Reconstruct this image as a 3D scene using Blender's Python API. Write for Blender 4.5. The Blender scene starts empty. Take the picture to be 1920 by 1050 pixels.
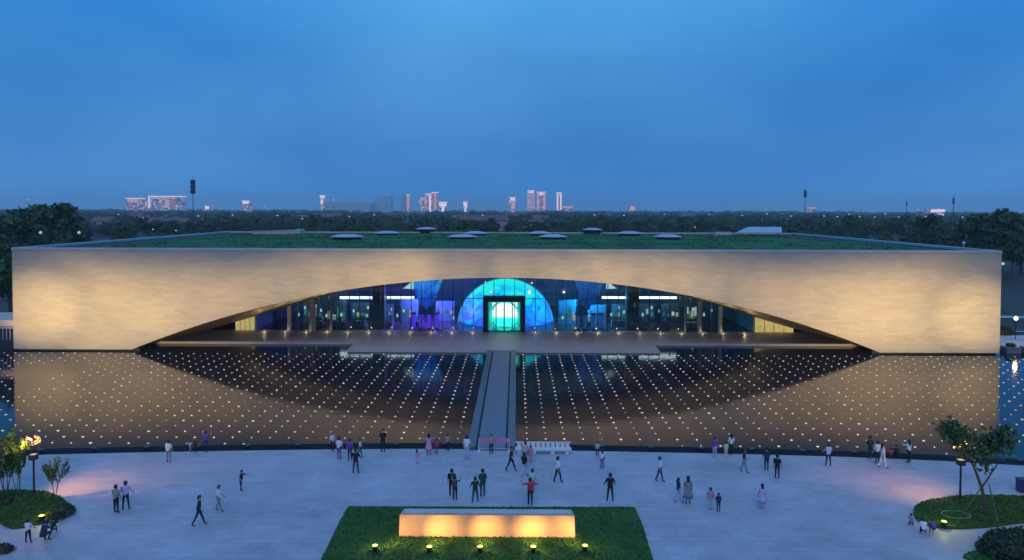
import bpy, bmesh, math, random
from mathutils import Vector, Matrix, noise

R = math.radians
sc = bpy.context.scene
COL = sc.collection

# ------------------------------------------------------------------ camera
F = 1370.0                      # focal length in pixels of a 1920 wide picture
CAM = Vector((1.62, -98.75, 19.5))
YAW, PITCH, ROLL, SHIFT = 0.37, 1.8, 0.16, -0.0468
cam_d = bpy.data.cameras.new('camera')
cam = bpy.data.objects.new('camera', cam_d)
COL.objects.link(cam)
cam_d.sensor_width = 36.0
cam_d.lens = F / 1920 * 36
cam_d.shift_y = SHIFT
cam_d.clip_start = 0.5
cam_d.clip_end = 30000
MROT = Matrix.Rotation(R(YAW), 3, 'Z') @ Matrix.Rotation(R(90 - PITCH), 3, 'X') @ Matrix.Rotation(R(ROLL), 3, 'Z')
cam.matrix_world = Matrix.Translation(CAM) @ MROT.to_4x4()
sc.camera = cam

# ------------------------------------------------------------------ sky
SUN_EL, SUN_ROT = 42.0, 180.0
world = bpy.data.worlds.new('World')
sc.world = world
world.use_nodes = True
wn, wl = world.node_tree.nodes, world.node_tree.links
bg = wn['Background']
sky = wn.new('ShaderNodeTexSky')
sky.sky_type = 'NISHITA'
sky.sun_disc = False
sky.sun_elevation = R(SUN_EL)
sky.sun_rotation = R(SUN_ROT)
sky.ozone_density = 6.0
sky.air_density = 0.4
sky.dust_density = 0.5
veil = wn.new('ShaderNodeMix'); veil.data_type = 'RGBA'
tc = wn.new('ShaderNodeTexCoord')
mp = wn.new('ShaderNodeMapping'); mp.inputs['Scale'].default_value = (1.0, 1.0, 1.8); mp.inputs['Location'].default_value = (5.78, 2.84, 8.4)
nz = wn.new('ShaderNodeTexNoise'); nz.inputs['Scale'].default_value = 1.7; nz.inputs['Detail'].default_value = 4.0
nz.inputs['Roughness'].default_value = 0.45
rp = wn.new('ShaderNodeValToRGB')          # thin veil of dusk cloud, uneven all round the sky
rp.color_ramp.elements[0].position = 0.30; rp.color_ramp.elements[0].color = (0.12, 2.2, 7.2, 1)
rp.color_ramp.elements[1].position = 0.72; rp.color_ramp.elements[1].color = (1.05, 4.2, 9.2, 1)
veil.inputs['Factor'].default_value = 0.93
wl.new(tc.outputs['Generated'], mp.inputs['Vector'])
wl.new(mp.outputs['Vector'], nz.inputs['Vector'])
wl.new(nz.outputs['Fac'], rp.inputs['Fac'])
wl.new(sky.outputs[0], veil.inputs['A'])
wl.new(rp.outputs['Color'], veil.inputs['B'])
sep = wn.new('ShaderNodeSeparateXYZ'); wl.new(tc.outputs['Generated'], sep.inputs[0])
hzr = wn.new('ShaderNodeValToRGB')          # dusk sky: dimmer low down, brighter towards the zenith
he = hzr.color_ramp.elements
he[0].position, he[0].color = 0.0, (.80, .78, .82, 1)
he[1].position, he[1].color = 0.36, (1.0, 1.22, 1.10, 1)
k_ = he.new(.08); k_.color = (.71, .70, .72, 1)
k_ = he.new(.20); k_.color = (.82, .82, .82, 1)
wl.new(sep.outputs['Z'], hzr.inputs['Fac'])
hmul = wn.new('ShaderNodeVectorMath'); hmul.operation = 'MULTIPLY'
wl.new(veil.outputs['Result'], hmul.inputs[0]); wl.new(hzr.outputs[0], hmul.inputs[1])
wl.new(hmul.outputs[0], bg.inputs['Color'])
bg.inputs['Strength'].default_value = 0.100

# ------------------------------------------------------------------ last light (sun already down: a weak, very soft lamp)
sun_d = bpy.data.lights.new('sun', 'SUN')
sun_d.energy = 0.58
sun_d.angle = R(40)
sun_d.color = (1.0, 0.66, 0.64)
sun = bpy.data.objects.new('sun', sun_d)
COL.objects.link(sun)
sun.rotation_euler = (R(90 - SUN_EL), 0, R(0))

sc.view_settings.view_transform = 'Standard'
sc.view_settings.look = 'None'
sc.view_settings.exposure = 0.0
sc.view_settings.gamma = 1.0
sc.render.engine = 'CYCLES'
sc.cycles.use_denoising = True
sc.cycles.max_bounces = 6
sc.cycles.diffuse_bounces = 2
sc.cycles.glossy_bounces = 4
sc.cycles.transmission_bounces = 4
sc.cycles.transparent_max_bounces = 12
sc.cycles.volume_bounces = 0
sc.cycles.sample_clamp_indirect = 4.0
sc.cycles.caustics_reflective = False
sc.cycles.caustics_refractive = False

# ------------------------------------------------------------------ pixel -> place helpers (1920 x 1050 picture)
def ray(px, py):
    d = Vector(((px - 960) / F, -(py - 525 - SHIFT * 1920) / F, -1.0))
    return MROT @ d
def G(px, py, z=0.0):
    """the point at height z that shows at pixel px,py"""
    d = ray(px, py)
    return CAM + d * ((z - CAM.z) / d.z)
def Pd(px, py, Y):
    """the point at depth y=Y that shows at pixel px,py"""
    d = ray(px, py)
    return CAM + d * ((Y - CAM.y) / d.y)

# ------------------------------------------------------------------ materials
def new_mat(name):
    m = bpy.data.materials.new(name)
    m.use_nodes = True
    nt = m.node_tree
    return m, nt.nodes, nt.links, nt.nodes['Principled BSDF']

def mat(name, col, rough=0.7, var=0.0, scale=2.0, bump=0.0, bscale=None, metal=0.0, emit=None, es=0.0, col2=None, detail=4.0, spec=None, sample=True):
    m, n, l, b = new_mat(name)
    b.inputs['Base Color'].default_value = (*col, 1)
    b.inputs['Roughness'].default_value = rough
    b.inputs['Metallic'].default_value = metal
    if spec is not None:
        b.inputs['Specular IOR Level'].default_value = spec
    if emit is not None:
        b.inputs['Emission Color'].default_value = (*emit, 1)
        b.inputs['Emission Strength'].default_value = es
        if not sample:
            m.cycles.emission_sampling = 'NONE'
    if var or col2 or bump:
        t = n.new('ShaderNodeTexCoord')
        nx = n.new('ShaderNodeTexNoise')
        nx.inputs['Scale'].default_value = scale
        nx.inputs['Detail'].default_value = detail
        l.new(t.outputs['Object'], nx.inputs['Vector'])
        if var or col2:
            r = n.new('ShaderNodeValToRGB')
            lo = col2 if col2 else tuple(c * (1 - var) for c in col)
            hi = col if col2 else tuple(min(1, c * (1 + var)) for c in col)
            r.color_ramp.elements[0].position = 0.32
            r.color_ramp.elements[1].position = 0.68
            r.color_ramp.elements[0].color = (*lo, 1)
            r.color_ramp.elements[1].color = (*hi, 1)
            l.new(nx.outputs['Fac'], r.inputs['Fac'])
            l.new(r.outputs['Color'], b.inputs['Base Color'])
        if bump:
            nb = n.new('ShaderNodeTexNoise')
            nb.inputs['Scale'].default_value = bscale or scale * 4
            nb.inputs['Detail'].default_value = 5.0
            l.new(t.outputs['Object'], nb.inputs['Vector'])
            bp = n.new('ShaderNodeBump')
            bp.inputs['Strength'].default_value = bump
            bp.inputs['Distance'].default_value = 0.1
            l.new(nb.outputs['Fac'], bp.inputs['Height'])
            l.new(bp.outputs['Normal'], b.inputs['Normal'])
    return m

def glow(name, col, s, sample=False):
    m, n, l, b = new_mat(name)
    b.inputs['Base Color'].default_value = (0.02, 0.02, 0.02, 1)
    b.inputs['Emission Color'].default_value = (*col, 1)
    b.inputs['Emission Strength'].default_value = s
    if not sample:
        m.cycles.emission_sampling = 'NONE'
    return m

def facade_mat():
    """pale stone cladding laid in long thin courses, blocks of slightly different tone"""
    m, n, l, b = new_mat('stone_cladding')
    t = n.new('ShaderNodeTexCoord')
    sx = n.new('ShaderNodeSeparateXYZ'); l.new(t.outputs['Object'], sx.inputs[0])
    cb = n.new('ShaderNodeCombineXYZ'); l.new(sx.outputs['X'], cb.inputs['X']); l.new(sx.outputs['Z'], cb.inputs['Y'])
    br = n.new('ShaderNodeTexBrick')
    br.inputs['Color1'].default_value = (0.58, 0.47, 0.34, 1)
    br.inputs['Color2'].default_value = (0.51, 0.41, 0.30, 1)
    br.inputs['Mortar'].default_value = (0.45, 0.37, 0.28, 1)
    br.inputs['Scale'].default_value = 1.0
    br.inputs['Mortar Size'].default_value = 0.012
    br.inputs['Brick Width'].default_value = 1.5
    br.inputs['Row Height'].default_value = 0.36
    l.new(cb.outputs[0], br.inputs['Vector'])
    nx = n.new('ShaderNodeTexNoise'); nx.inputs['Scale'].default_value = 0.35; nx.inputs['Detail'].default_value = 5
    mp_ = n.new('ShaderNodeMapping'); mp_.inputs['Scale'].default_value = (0.5, 1, 1.6)
    l.new(t.outputs['Object'], mp_.inputs['Vector']); l.new(mp_.outputs[0], nx.inputs['Vector'])
    mr = n.new('ShaderNodeMapRange'); mr.inputs['From Min'].default_value = 0.3; mr.inputs['From Max'].default_value = 0.7
    mr.inputs['To Min'].default_value = 0.93; mr.inputs['To Max'].default_value = 1.05
    l.new(nx.outputs['Fac'], mr.inputs['Value'])
    mx = n.new('ShaderNodeVectorMath'); mx.operation = 'SCALE'
    l.new(br.outputs['Color'], mx.inputs[0]); l.new(mr.outputs[0], mx.inputs['Scale'])
    l.new(mx.outputs[0], b.inputs['Base Color'])
    b.inputs['Roughness'].default_value = 0.75
    bp = n.new('ShaderNodeBump'); bp.inputs['Strength'].default_value = 0.25; bp.inputs['Distance'].default_value = 0.03
    l.new(br.outputs['Fac'], bp.inputs['Height']); bp.invert = True
    l.new(bp.outputs[0], b.inputs['Normal'])
    return m

def paving_mat():
    m, n, l, b = new_mat('pale_granite_paving')
    t = n.new('ShaderNodeTexCoord')
    br = n.new('ShaderNodeTexBrick')
    br.inputs['Color1'].default_value = (0.52, 0.43, 0.48, 1)
    br.inputs['Color2'].default_value = (0.45, 0.375, 0.42, 1)
    br.inputs['Mortar'].default_value = (0.29, 0.25, 0.28, 1)
    br.inputs['Scale'].default_value = 1.0
    br.inputs['Mortar Size'].default_value = 0.012
    br.inputs['Brick Width'].default_value = 1.2
    br.inputs['Row Height'].default_value = 0.6
    l.new(t.outputs['Object'], br.inputs['Vector'])
    nx = n.new('ShaderNodeTexNoise'); nx.inputs['Scale'].default_value = 0.22; nx.inputs['Detail'].default_value = 7
    nx.inputs['Roughness'].default_value = 0.6
    l.new(t.outputs['Object'], nx.inputs['Vector'])
    mr = n.new('ShaderNodeMapRange'); mr.inputs['From Min'].default_value = 0.3; mr.inputs['From Max'].default_value = 0.7
    mr.inputs['To Min'].default_value = 0.76; mr.inputs['To Max'].default_value = 1.1
    l.new(nx.outputs['Fac'], mr.inputs['Value'])
    mx = n.new('ShaderNodeVectorMath'); mx.operation = 'SCALE'
    l.new(br.outputs['Color'], mx.inputs[0]); l.new(mr.outputs[0], mx.inputs['Scale'])
    l.new(mx.outputs[0], b.inputs['Base Color'])
    rr = n.new('ShaderNodeMapRange'); rr.inputs['To Min'].default_value = 0.50; rr.inputs['To Max'].default_value = 0.75
    l.new(nx.outputs['Fac'], rr.inputs['Value']); l.new(rr.outputs[0], b.inputs['Roughness'])
    return m

def water_mat():
    m, n, l, b = new_mat('shallow_pond_water')
    b.inputs['Base Color'].default_value = (0.006, 0.012, 0.020, 1)
    b.inputs['Roughness'].default_value = 0.06
    b.inputs['IOR'].default_value = 1.28
    t = n.new('ShaderNodeTexCoord')
    nx = n.new('ShaderNodeTexNoise'); nx.inputs['Scale'].default_value = 1.3; nx.inputs['Detail'].default_value = 3
    l.new(t.outputs['Object'], nx.inputs['Vector'])
    bp = n.new('ShaderNodeBump'); bp.inputs['Strength'].default_value = 0.16; bp.inputs['Distance'].default_value = 0.05
    l.new(nx.outputs['Fac'], bp.inputs['Height']); l.new(bp.outputs[0], b.inputs['Normal'])
    return m

def glass_mat(name, tint, gloss=1.0):
    m = bpy.data.materials.new(name); m.use_nodes = True
    n, l = m.node_tree.nodes, m.node_tree.links
    n.remove(n['Principled BSDF'])
    out = n['Material Output']
    tr = n.new('ShaderNodeBsdfTransparent'); tr.inputs[0].default_value = (*tint, 1)
    gl = n.new('ShaderNodeBsdfGlossy'); gl.inputs['Roughness'].default_value = 0.02
    fr = n.new('ShaderNodeFresnel'); fr.inputs['IOR'].default_value = 1.5
    mx = n.new('ShaderNodeMixShader')
    l.new(fr.outputs[0], mx.inputs[0]); l.new(tr.outputs[0], mx.inputs[1]); l.new(gl.outputs[0], mx.inputs[2])
    l.new(mx.outputs[0], out.inputs['Surface'])
    return m

def screen_mat(name, stops, strength, nscale=0.35, axis='Z', lo=0.0, hi=8.0, namp=0.5):
    """a moving picture on a projection surface: colours by height with drifting patches"""
    m, n, l, b = new_mat(name)
    b.inputs['Base Color'].default_value = (0.03, 0.03, 0.04, 1)
    t = n.new('ShaderNodeTexCoord')
    s = n.new('ShaderNodeSeparateXYZ'); l.new(t.outputs['Object'], s.inputs[0])
    nx = n.new('ShaderNodeTexNoise'); nx.inputs['Scale'].default_value = nscale; nx.inputs['Detail'].default_value = 5
    nx.inputs['Distortion'].default_value = 1.2
    l.new(t.outputs['Object'], nx.inputs['Vector'])
    mr = n.new('ShaderNodeMapRange'); mr.inputs['From Min'].default_value = lo; mr.inputs['From Max'].default_value = hi
    l.new(s.outputs[axis], mr.inputs['Value'])
    a = n.new('ShaderNodeMath'); a.operation = 'MULTIPLY_ADD'
    a.inputs[1].default_value = namp; a.inputs[2].default_value = -namp * 0.5
    l.new(nx.outputs['Fac'], a.inputs[0])
    ad = n.new('ShaderNodeMath'); ad.operation = 'ADD'
    l.new(a.outputs[0], ad.inputs[0]); l.new(mr.outputs[0], ad.inputs[1])
    r = n.new('ShaderNodeValToRGB')
    e = r.color_ramp.elements
    e[0].position, e[0].color = stops[0][0], (*stops[0][1], 1)
    e[1].position, e[1].color = stops[-1][0], (*stops[-1][1], 1)
    for p, c in stops[1:-1]:
        k = e.new(p); k.color = (*c, 1)
    l.new(ad.outputs[0], r.inputs['Fac'])
    l.new(r.outputs['Color'], b.inputs['Emission Color'])
    b.inputs['Emission Strength'].default_value = strength
    return m

def dot_mat():
    m = glow('pond_lamp_glow', (1.0, 0.88, 0.70), 0.5)
    n, l = m.node_tree.nodes, m.node_tree.links
    oi = n.new('ShaderNodeObjectInfo'); ge = n.new('ShaderNodeNewGeometry')
    ad = n.new('ShaderNodeMath'); ad.operation = 'ADD'; l.new(oi.outputs['Random'], ad.inputs[0]); l.new(ge.outputs['Random Per Island'], ad.inputs[1])
    fr = n.new('ShaderNodeMath'); fr.operation = 'FRACT'; l.new(ad.outputs[0], fr.inputs[0])
    mr = n.new('ShaderNodeMapRange'); mr.inputs['To Min'].default_value = .24; mr.inputs['To Max'].default_value = .85
    l.new(fr.outputs[0], mr.inputs['Value']); l.new(mr.outputs[0], n['Principled BSDF'].inputs['Emission Strength'])
    return m
def window_mat():
    """far tower wall: too far off to tell its windows apart, a scatter of lit panes"""
    m = mat('far_tower_render', (.46, .42, .50), .8)
    n, l = m.node_tree.nodes, m.node_tree.links
    t = n.new('ShaderNodeTexCoord')
    dv = n.new('ShaderNodeVectorMath'); dv.operation = 'DIVIDE'; dv.inputs[1].default_value = (4.5, 4.5, 4.0); l.new(t.outputs['Object'], dv.inputs[0])
    fl = n.new('ShaderNodeVectorMath'); fl.operation = 'FLOOR'; l.new(dv.outputs[0], fl.inputs[0])
    wn_ = n.new('ShaderNodeTexWhiteNoise'); l.new(fl.outputs[0], wn_.inputs['Vector'])
    gt = n.new('ShaderNodeMath'); gt.operation = 'GREATER_THAN'; gt.inputs[1].default_value = .74; l.new(wn_.outputs['Value'], gt.inputs[0])
    ml = n.new('ShaderNodeMath'); ml.operation = 'MULTIPLY'; ml.inputs[1].default_value = .55; l.new(gt.outputs[0], ml.inputs[0])
    b = n['Principled BSDF']; b.inputs['Emission Color'].default_value = (1, .66, .62, 1)
    l.new(ml.outputs[0], b.inputs['Emission Strength'])
    m.cycles.emission_sampling = 'NONE'
    return m
MAT = {
    'facade': facade_mat(),
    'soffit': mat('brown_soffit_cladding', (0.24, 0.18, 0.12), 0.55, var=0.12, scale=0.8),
    'coping': mat('pale_stone_coping', (0.50, 0.47, 0.46), 0.6, var=0.1, scale=0.6),
    'plinth': mat('dark_plinth_stone', (0.03, 0.032, 0.04), 0.5),
    'gravel': mat('dark_roof_gravel', (0.035, 0.06, 0.05), 0.95, var=0.35, scale=1.2),
    'roofgrass': mat('roof_turf', (0.040, 0.150, 0.014), 0.95, col2=(0.012, 0.055, 0.012), scale=0.22, bump=0.5, bscale=2.0, detail=8),
    'terrace': mat('grey_brown_terrace_stone', (0.52, 0.46, 0.42), 0.5, var=0.08, scale=0.5),
    'mullion': mat('dark_bronze_mullion', (0.035, 0.04, 0.045), 0.35, metal=0.6),
    'column': mat('grey_concrete_column', (0.36, 0.35, 0.32), 0.6, var=0.08, scale=1.0),
    'darkcolumn': mat('dark_green_column_cladding', (0.035, 0.06, 0.06), 0.4),
    'glass': glass_mat('clear_glazing', (0.78, 0.9, 0.92)),
    'hallfloor': mat('dark_polished_floor', (0.05, 0.055, 0.06), 0.25),
    'hallwall': mat('dark_teal_wall', (0.10, 0.22, 0.26), 0.8, var=0.2, scale=0.3),
    'hallceil': mat('dark_ceiling', (0.03, 0.05, 0.06), 0.8),
    'wallglow': mat('yellow_wall_painted_light', (0.5, 0.45, 0.2), 0.6, emit=(0.75, 0.64, 0.26), es=0.32, var=.25, scale=1.5),  # emission stands in for light falling on the end walls
    'paving': paving_mat(),
    'kerb': mat('black_granite', (0.010, 0.011, 0.014), 0.8, var=0.25, scale=0.8, spec=.15),
    'water': water_mat(),
    'walk': mat('blue_grey_granite_walkway', (0.17, 0.165, 0.21), 0.45, var=0.10, scale=0.5),
    'ledge': mat('dark_grey_granite_ledge', (0.12, 0.12, 0.15), 0.4, var=0.1, scale=0.6),
    'groove': mat('black_groove', (0.015, 0.016, 0.022), 0.6),
    'metal': mat('dark_painted_metal', (0.025, 0.025, 0.028), 0.4, metal=0.3),
    'steel': mat('grey_steel', (0.35, 0.36, 0.38), 0.4, metal=0.7),
    'white': mat('white_paint', (0.66, 0.66, 0.68), 0.5, var=0.04, scale=2),
    'ground': mat('dark_field_soil_and_scrub', (0.040, 0.060, 0.028), 0.95, col2=(0.055, 0.045, 0.045), scale=0.006, detail=9),
    'lawn': mat('lawn_turf', (0.042, 0.120, 0.014), 0.95, col2=(0.022, 0.070, 0.010), scale=0.5, detail=8, bump=0.6, bscale=9),
    'grass': mat('grass_blade', (0.050, 0.130, 0.014), 0.8, col2=(0.030, 0.085, 0.011), scale=0.8),
    'bark': mat('tree_bark', (0.10, 0.075, 0.055), 0.9, var=0.3, scale=5),
    'leaf': mat('green_leaf', (0.065, 0.11, 0.028), 0.65, col2=(0.035, 0.065, 0.02), scale=1.4),
    'leafb': mat('pale_green_leaf', (0.10, 0.15, 0.035), 0.65, col2=(0.05, 0.09, 0.022), scale=1.6),
    'fartree': mat('dark_belt_foliage', (0.048, 0.088, 0.030), 0.9, col2=(0.026, 0.048, 0.022), scale=0.35),
    'fartreeb': mat('mid_belt_foliage', (0.085, 0.150, 0.040), 0.9, col2=(0.045, 0.085, 0.026), scale=0.35),
    'shrub': mat('lawn_shrub_foliage', (0.050, 0.075, 0.025), 0.8, col2=(0.025, 0.042, 0.018), scale=3),
    'sandstone': mat('pink_sandstone', (0.52, 0.31, 0.23), 0.7, var=0.10, scale=0.7, bump=0.3, bscale=3),
    'timber': mat('timber_pole', (0.16, 0.12, 0.08), 0.85, var=0.2, scale=3),
    'dot': dot_mat(),
    'lens': glow('floodlight_lens', (1.0, 0.75, 0.42), 1.0),
    'lensy': glow('yellow_uplight_lens', (1.0, 0.82, 0.12), 2.4),
    'lenss': glow('terrace_uplight_lens', (1.0, 0.86, 0.5), 1.2),
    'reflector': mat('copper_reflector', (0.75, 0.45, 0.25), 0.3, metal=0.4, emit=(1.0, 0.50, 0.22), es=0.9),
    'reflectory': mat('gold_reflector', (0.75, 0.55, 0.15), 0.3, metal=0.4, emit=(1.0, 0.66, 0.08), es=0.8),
    'lampwhite': glow('street_lamp_glow', (0.95, 0.92, 1.0), .9),
    'lampwarm': glow('warm_lamp_glow', (1.0, 0.85, 0.45), 3.0),
    'bar': glow('white_light_bar', (0.85, 0.97, 0.95), 3.0, True),
    'pink': mat('pink_fabric', (0.62, 0.22, 0.36), 0.8, var=0.2, scale=4),
}

# ------------------------------------------------------------------ mesh helpers
class MB:
    def __init__(s):
        s.v, s.f, s.m = [], [], []
    def face(s, pts, mi=0):
        k = len(s.v)
        s.v += [tuple(p) for p in pts]
        s.f.append(tuple(range(k, k + len(pts)))); s.m.append(mi)
    def box(s, x0, x1, y0, y1, z0, z1, mi=0):
        k = len(s.v)
        s.v += [(x0, y0, z0), (x1, y0, z0), (x1, y1, z0), (x0, y1, z0), (x0, y0, z1), (x1, y0, z1), (x1, y1, z1), (x0, y1, z1)]
        for q in ((3, 2, 1, 0), (4, 5, 6, 7), (0, 1, 5, 4), (1, 2, 6, 5), (2, 3, 7, 6), (3, 0, 4, 7)):
            s.f.append(tuple(k + i for i in q)); s.m.append(mi)
        return s
    def hexa(s, low, high, mi=0):
        """prism between two equal rings of points"""
        k, n = len(s.v), len(low)
        s.v += [tuple(p) for p in low] + [tuple(p) for p in high]
        s.f.append(tuple(k + i for i in reversed(range(n)))); s.m.append(mi)
        s.f.append(tuple(k + n + i for i in range(n))); s.m.append(mi)
        for i in range(n):
            j = (i + 1) % n
            s.f.append((k + i, k + j, k + n + j, k + n + i)); s.m.append(mi)
        return s
    def tube(s, pts, rads, n=8, mi=0, cap=True):
        pts = [Vector(p) for p in pts]
        k0 = len(s.v)
        for i, p in enumerate(pts):
            d = (pts[min(i + 1, len(pts) - 1)] - pts[max(i - 1, 0)])
            if d.length < 1e-6: d = Vector((0, 0, 1))
            d.normalize()
            a = d.cross(Vector((0, 0, 1)) if abs(d.z) < 0.9 else Vector((1, 0, 0))).normalized()
            b = d.cross(a)
            for j in range(n):
                t = 2 * math.pi * j / n
                s.v.append(tuple(p + (a * math.cos(t) + b * math.sin(t)) * rads[i]))
        for i in range(len(pts) - 1):
            for j in range(n):
                q = (j + 1) % n
                s.f.append((k0 + i * n + j, k0 + i * n + q, k0 + (i + 1) * n + q, k0 + (i + 1) * n + j)); s.m.append(mi)
        if cap:
            s.f.append(tuple(k0 + j for j in reversed(range(n)))); s.m.append(mi)
            e = k0 + (len(pts) - 1) * n
            s.f.append(tuple(e + j for j in range(n))); s.m.append(mi)
        return s
    def lathe(s, prof, n=20, mi=0, c=(0, 0, 0), sx=1.0, sy=1.0, arc=None):
        """profile (r, z) turned about z"""
        k0 = len(s.v)
        for r, z in prof:
            for j in range(n):
                t = 2 * math.pi * j / n
                s.v.append((c[0] + r * math.cos(t) * sx, c[1] + r * math.sin(t) * sy, c[2] + z))
        for i in range(len(prof) - 1):
            for j in range(n):
                q = (j + 1) % n
                s.f.append((k0 + i * n + j, k0 + i * n + q, k0 + (i + 1) * n + q, k0 + (i + 1) * n + j)); s.m.append(mi)
        s.f.append(tuple(k0 + j for j in reversed(range(n)))); s.m.append(mi)
        e = k0 + (len(prof) - 1) * n
        s.f.append(tuple(e + j for j in range(n))); s.m.append(mi)
        return s
    def mesh(s, name, mats, smooth=False):
        me = bpy.data.meshes.new(name)
        me.from_pydata(s.v, [], s.f)
        for m in (mats if isinstance(mats, (list, tuple)) else [mats]):
            me.materials.append(m)
        if any(s.m):
            me.polygons.foreach_set('material_index', s.m)
        if smooth:
            me.polygons.foreach_set('use_smooth', [True] * len(me.polygons))
        me.update()
        return me
    def build(s, name, mats, parent=None, smooth=False, loc=None):
        return link(name, s.mesh(name, mats, smooth), parent, loc)

def link(name, data, parent=None, loc=None):
    o = bpy.data.objects.new(name, data)
    COL.objects.link(o)
    if parent is not None: o.parent = parent
    if loc is not None: o.location = loc
    return o
def tag(o, label=None, cat=None, group=None, kind=None):
    if label: o['label'] = label
    if cat: o['category'] = cat
    if group: o['group'] = group
    if kind: o['kind'] = kind
    return o
def thing(name, label, cat, loc=(0, 0, 0), rz=0.0, group=None):
    o = bpy.data.objects.new(name, None)
    COL.objects.link(o)
    o.location = loc; o.rotation_euler = (0, 0, rz)
    o.empty_display_size = 0.3
    return tag(o, label, cat, group)
def struct(o):
    o['kind'] = 'structure'
    return o
def copy_tree(o, parent=None):
    c = o.copy(); COL.objects.link(c)
    if parent is not None: c.parent = parent
    for ch in o.children:
        copy_tree(ch, c)
    return c
def lamp(name, kind, parent, loc, energy, color, target=None, size=30.0, blend=1.0, radius=0.1):
    d = bpy.data.lights.new(name, kind)
    d.energy = energy; d.color = color
    d.shadow_soft_size = radius
    if kind == 'SPOT':
        d.spot_size = R(size); d.spot_blend = blend
    o = bpy.data.objects.new(name, d)
    COL.objects.link(o)
    o.parent = parent
    o.location = loc
    if target is not None:                    # target in the parent's frame
        v = Vector(target) - Vector(loc)
        o.rotation_euler = v.to_track_quat('-Z', 'Y').to_euler()
    return o

# ================================================================== THE GROUND
H_TOP, HALF, RAD, CROWN = 14.08, 67.0, 134.4, 10.21     # facade height, half width, arch radius, crown height
YG, DROP, ZT = 15.3, 1.35, 0.35                         # glazing plane, fall of the soffit, terrace level
YB = 74.0
def arch(x):
    return CROWN - (RAD - math.sqrt(RAD * RAD - x * x))

mb = MB()
for r0, r1, k in ((0, 300, 48), (300, 1200, 48), (1200, 8000, 48)):
    for i in range(k):
        a0, a1 = 2 * math.pi * i / k, 2 * math.pi * (i + 1) / k
        p = [(r * math.cos(a), r * math.sin(a), -0.15) for r, a in ((r0, a0), (r1, a0), (r1, a1), (r0, a1))]
        mb.face(p[1:] if r0 == 0 else p)
struct(mb.build('ground', MAT['ground']))

# plaza edge against the pond: a long shallow curve
edge_px = [(-700, 905), (-350, 880), (0, 858), (83, 852.5), (250, 848.5), (420, 845.5), (617, 842.5), (760, 841.5), (948, 842.5), (1073, 845), (1280, 849), (1440, 852.5), (1597, 857), (1763, 864), (1920, 873), (2250, 900), (2600, 935)]
ZP = 0.06
edge = [G(x, y, ZP) for x, y in edge_px]
KW = 1.35
def offset(poly, w):
    out = []
    for i, p in enumerate(poly):
        d = poly[min(i + 1, len(poly) - 1)] - poly[max(i - 1, 0)]
        n_ = Vector((-d.y, d.x, 0)).normalized()
        out.append(p + n_ * w)
    return out
back = offset(edge, KW)

mb = MB()                                              # plaza
mb.face([(p.x, p.y, ZP) for p in reversed(edge)] + [(-95, -160, ZP), (95, -160, ZP)])
plaza = struct(mb.build('plaza_pavement', MAT['paving']))
mb = MB()                                              # dark kerb with a channel for the floodlights
for i in range(len(edge) - 1):
    a, b, c, d = edge[i], edge[i + 1], back[i + 1], back[i]
    mb.hexa([(a.x, a.y, -0.3), (b.x, b.y, -0.3), (c.x, c.y, -0.3), (d.x, d.y, -0.3)],
            [(a.x, a.y, ZP - 0.03), (b.x, b.y, ZP - 0.03), (c.x, c.y, 0.10), (d.x, d.y, 0.10)])
struct(mb.build('pond_kerb', MAT['kerb']))
mb = MB()                                              # pond
mb.face([(p.x, p.y - 0.0, 0.0) for p in back] + [(100, 6.2, 0), (-100, 6.2, 0)])
struct(mb.build('pond_water', MAT['water']))

# walkway across the pond
WX = -0.38
wy0, wy1 = G(929, 841, 0.2).y, -0.02
wk = struct(thing('walkway', 'blue grey stone walkway crossing the pond to the entrance', 'walkway'))
del wk['category']
n_slab = 16
step = (wy1 - wy0) / n_slab
slab_me = MB().box(-1.12, 1.12, 0.012, step - 0.012, -0.25, 0.22).mesh('slab', MAT['walk'])
for i in range(n_slab):
    link('slab', slab_me, wk, (WX, wy0 + i * step, 0))
led_me = MB().box(-0.33, 0.33, 0.0, wy1 - wy0, -0.25, 0.34).mesh('ledge', MAT['ledge'])
gro_me = MB().box(-0.2, 0.2, 0.0, wy1 - wy0, -0.25, 0.10).mesh('groove', MAT['groove'])
for s in (-1, 1):
    link('ledge', led_me, wk, (WX + s * 1.62, wy0, 0))
    link('groove', gro_me, wk, (WX + s * 1.205, wy0 + 0.01, 0))

# ================================================================== THE HALL
hall = thing('exhibition_hall', 'long low stone hall with an eye shaped arch and planted roof', 'building')
N = 96
arcx = [(-50.75) + 101.5 * i / N for i in range(N + 1)]
mb = MB()                                              # front wall, cut by the arch
T = 0.6
def wallquad(x0, x1, z00, z01):
    mb.face([(x0, 0, z00), (x1, 0, z01), (x1, 0, H_TOP - 0.35), (x0, 0, H_TOP - 0.35)])
cols = 10
for s in (-1, 1):
    for i in range(cols):
        x0 = s * (50.75 + (HALF - 50.75) * i / cols); x1 = s * (50.75 + (HALF - 50.75) * (i + 1) / cols)
        x0, x1 = min(x0, x1), max(x0, x1)
        wallquad(x0, x1, 0.22, 0.22)
for i in range(N):
    wallquad(arcx[i], arcx[i + 1], max(arch(arcx[i]), .22), max(arch(arcx[i + 1]), .22))
for i in range(N):                                     # front lip of the arch, turning into the soffit
    x0, x1 = arcx[i], arcx[i + 1]
    mb.face([(x1, 0, max(arch(x1), .22)), (x0, 0, max(arch(x0), .22)), (x0, T, max(arch(x0), .22) - 0.05), (x1, T, max(arch(x1), .22) - 0.05)])
mb.build('front_wall', MAT['facade'], hall)
def zg(x):                                             # soffit height at the glazing plane
    return 10.2 - .0060 * x * x + .7e-6 * x ** 4
mb = MB()                                              # soffit drawing in towards the glazing
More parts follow.
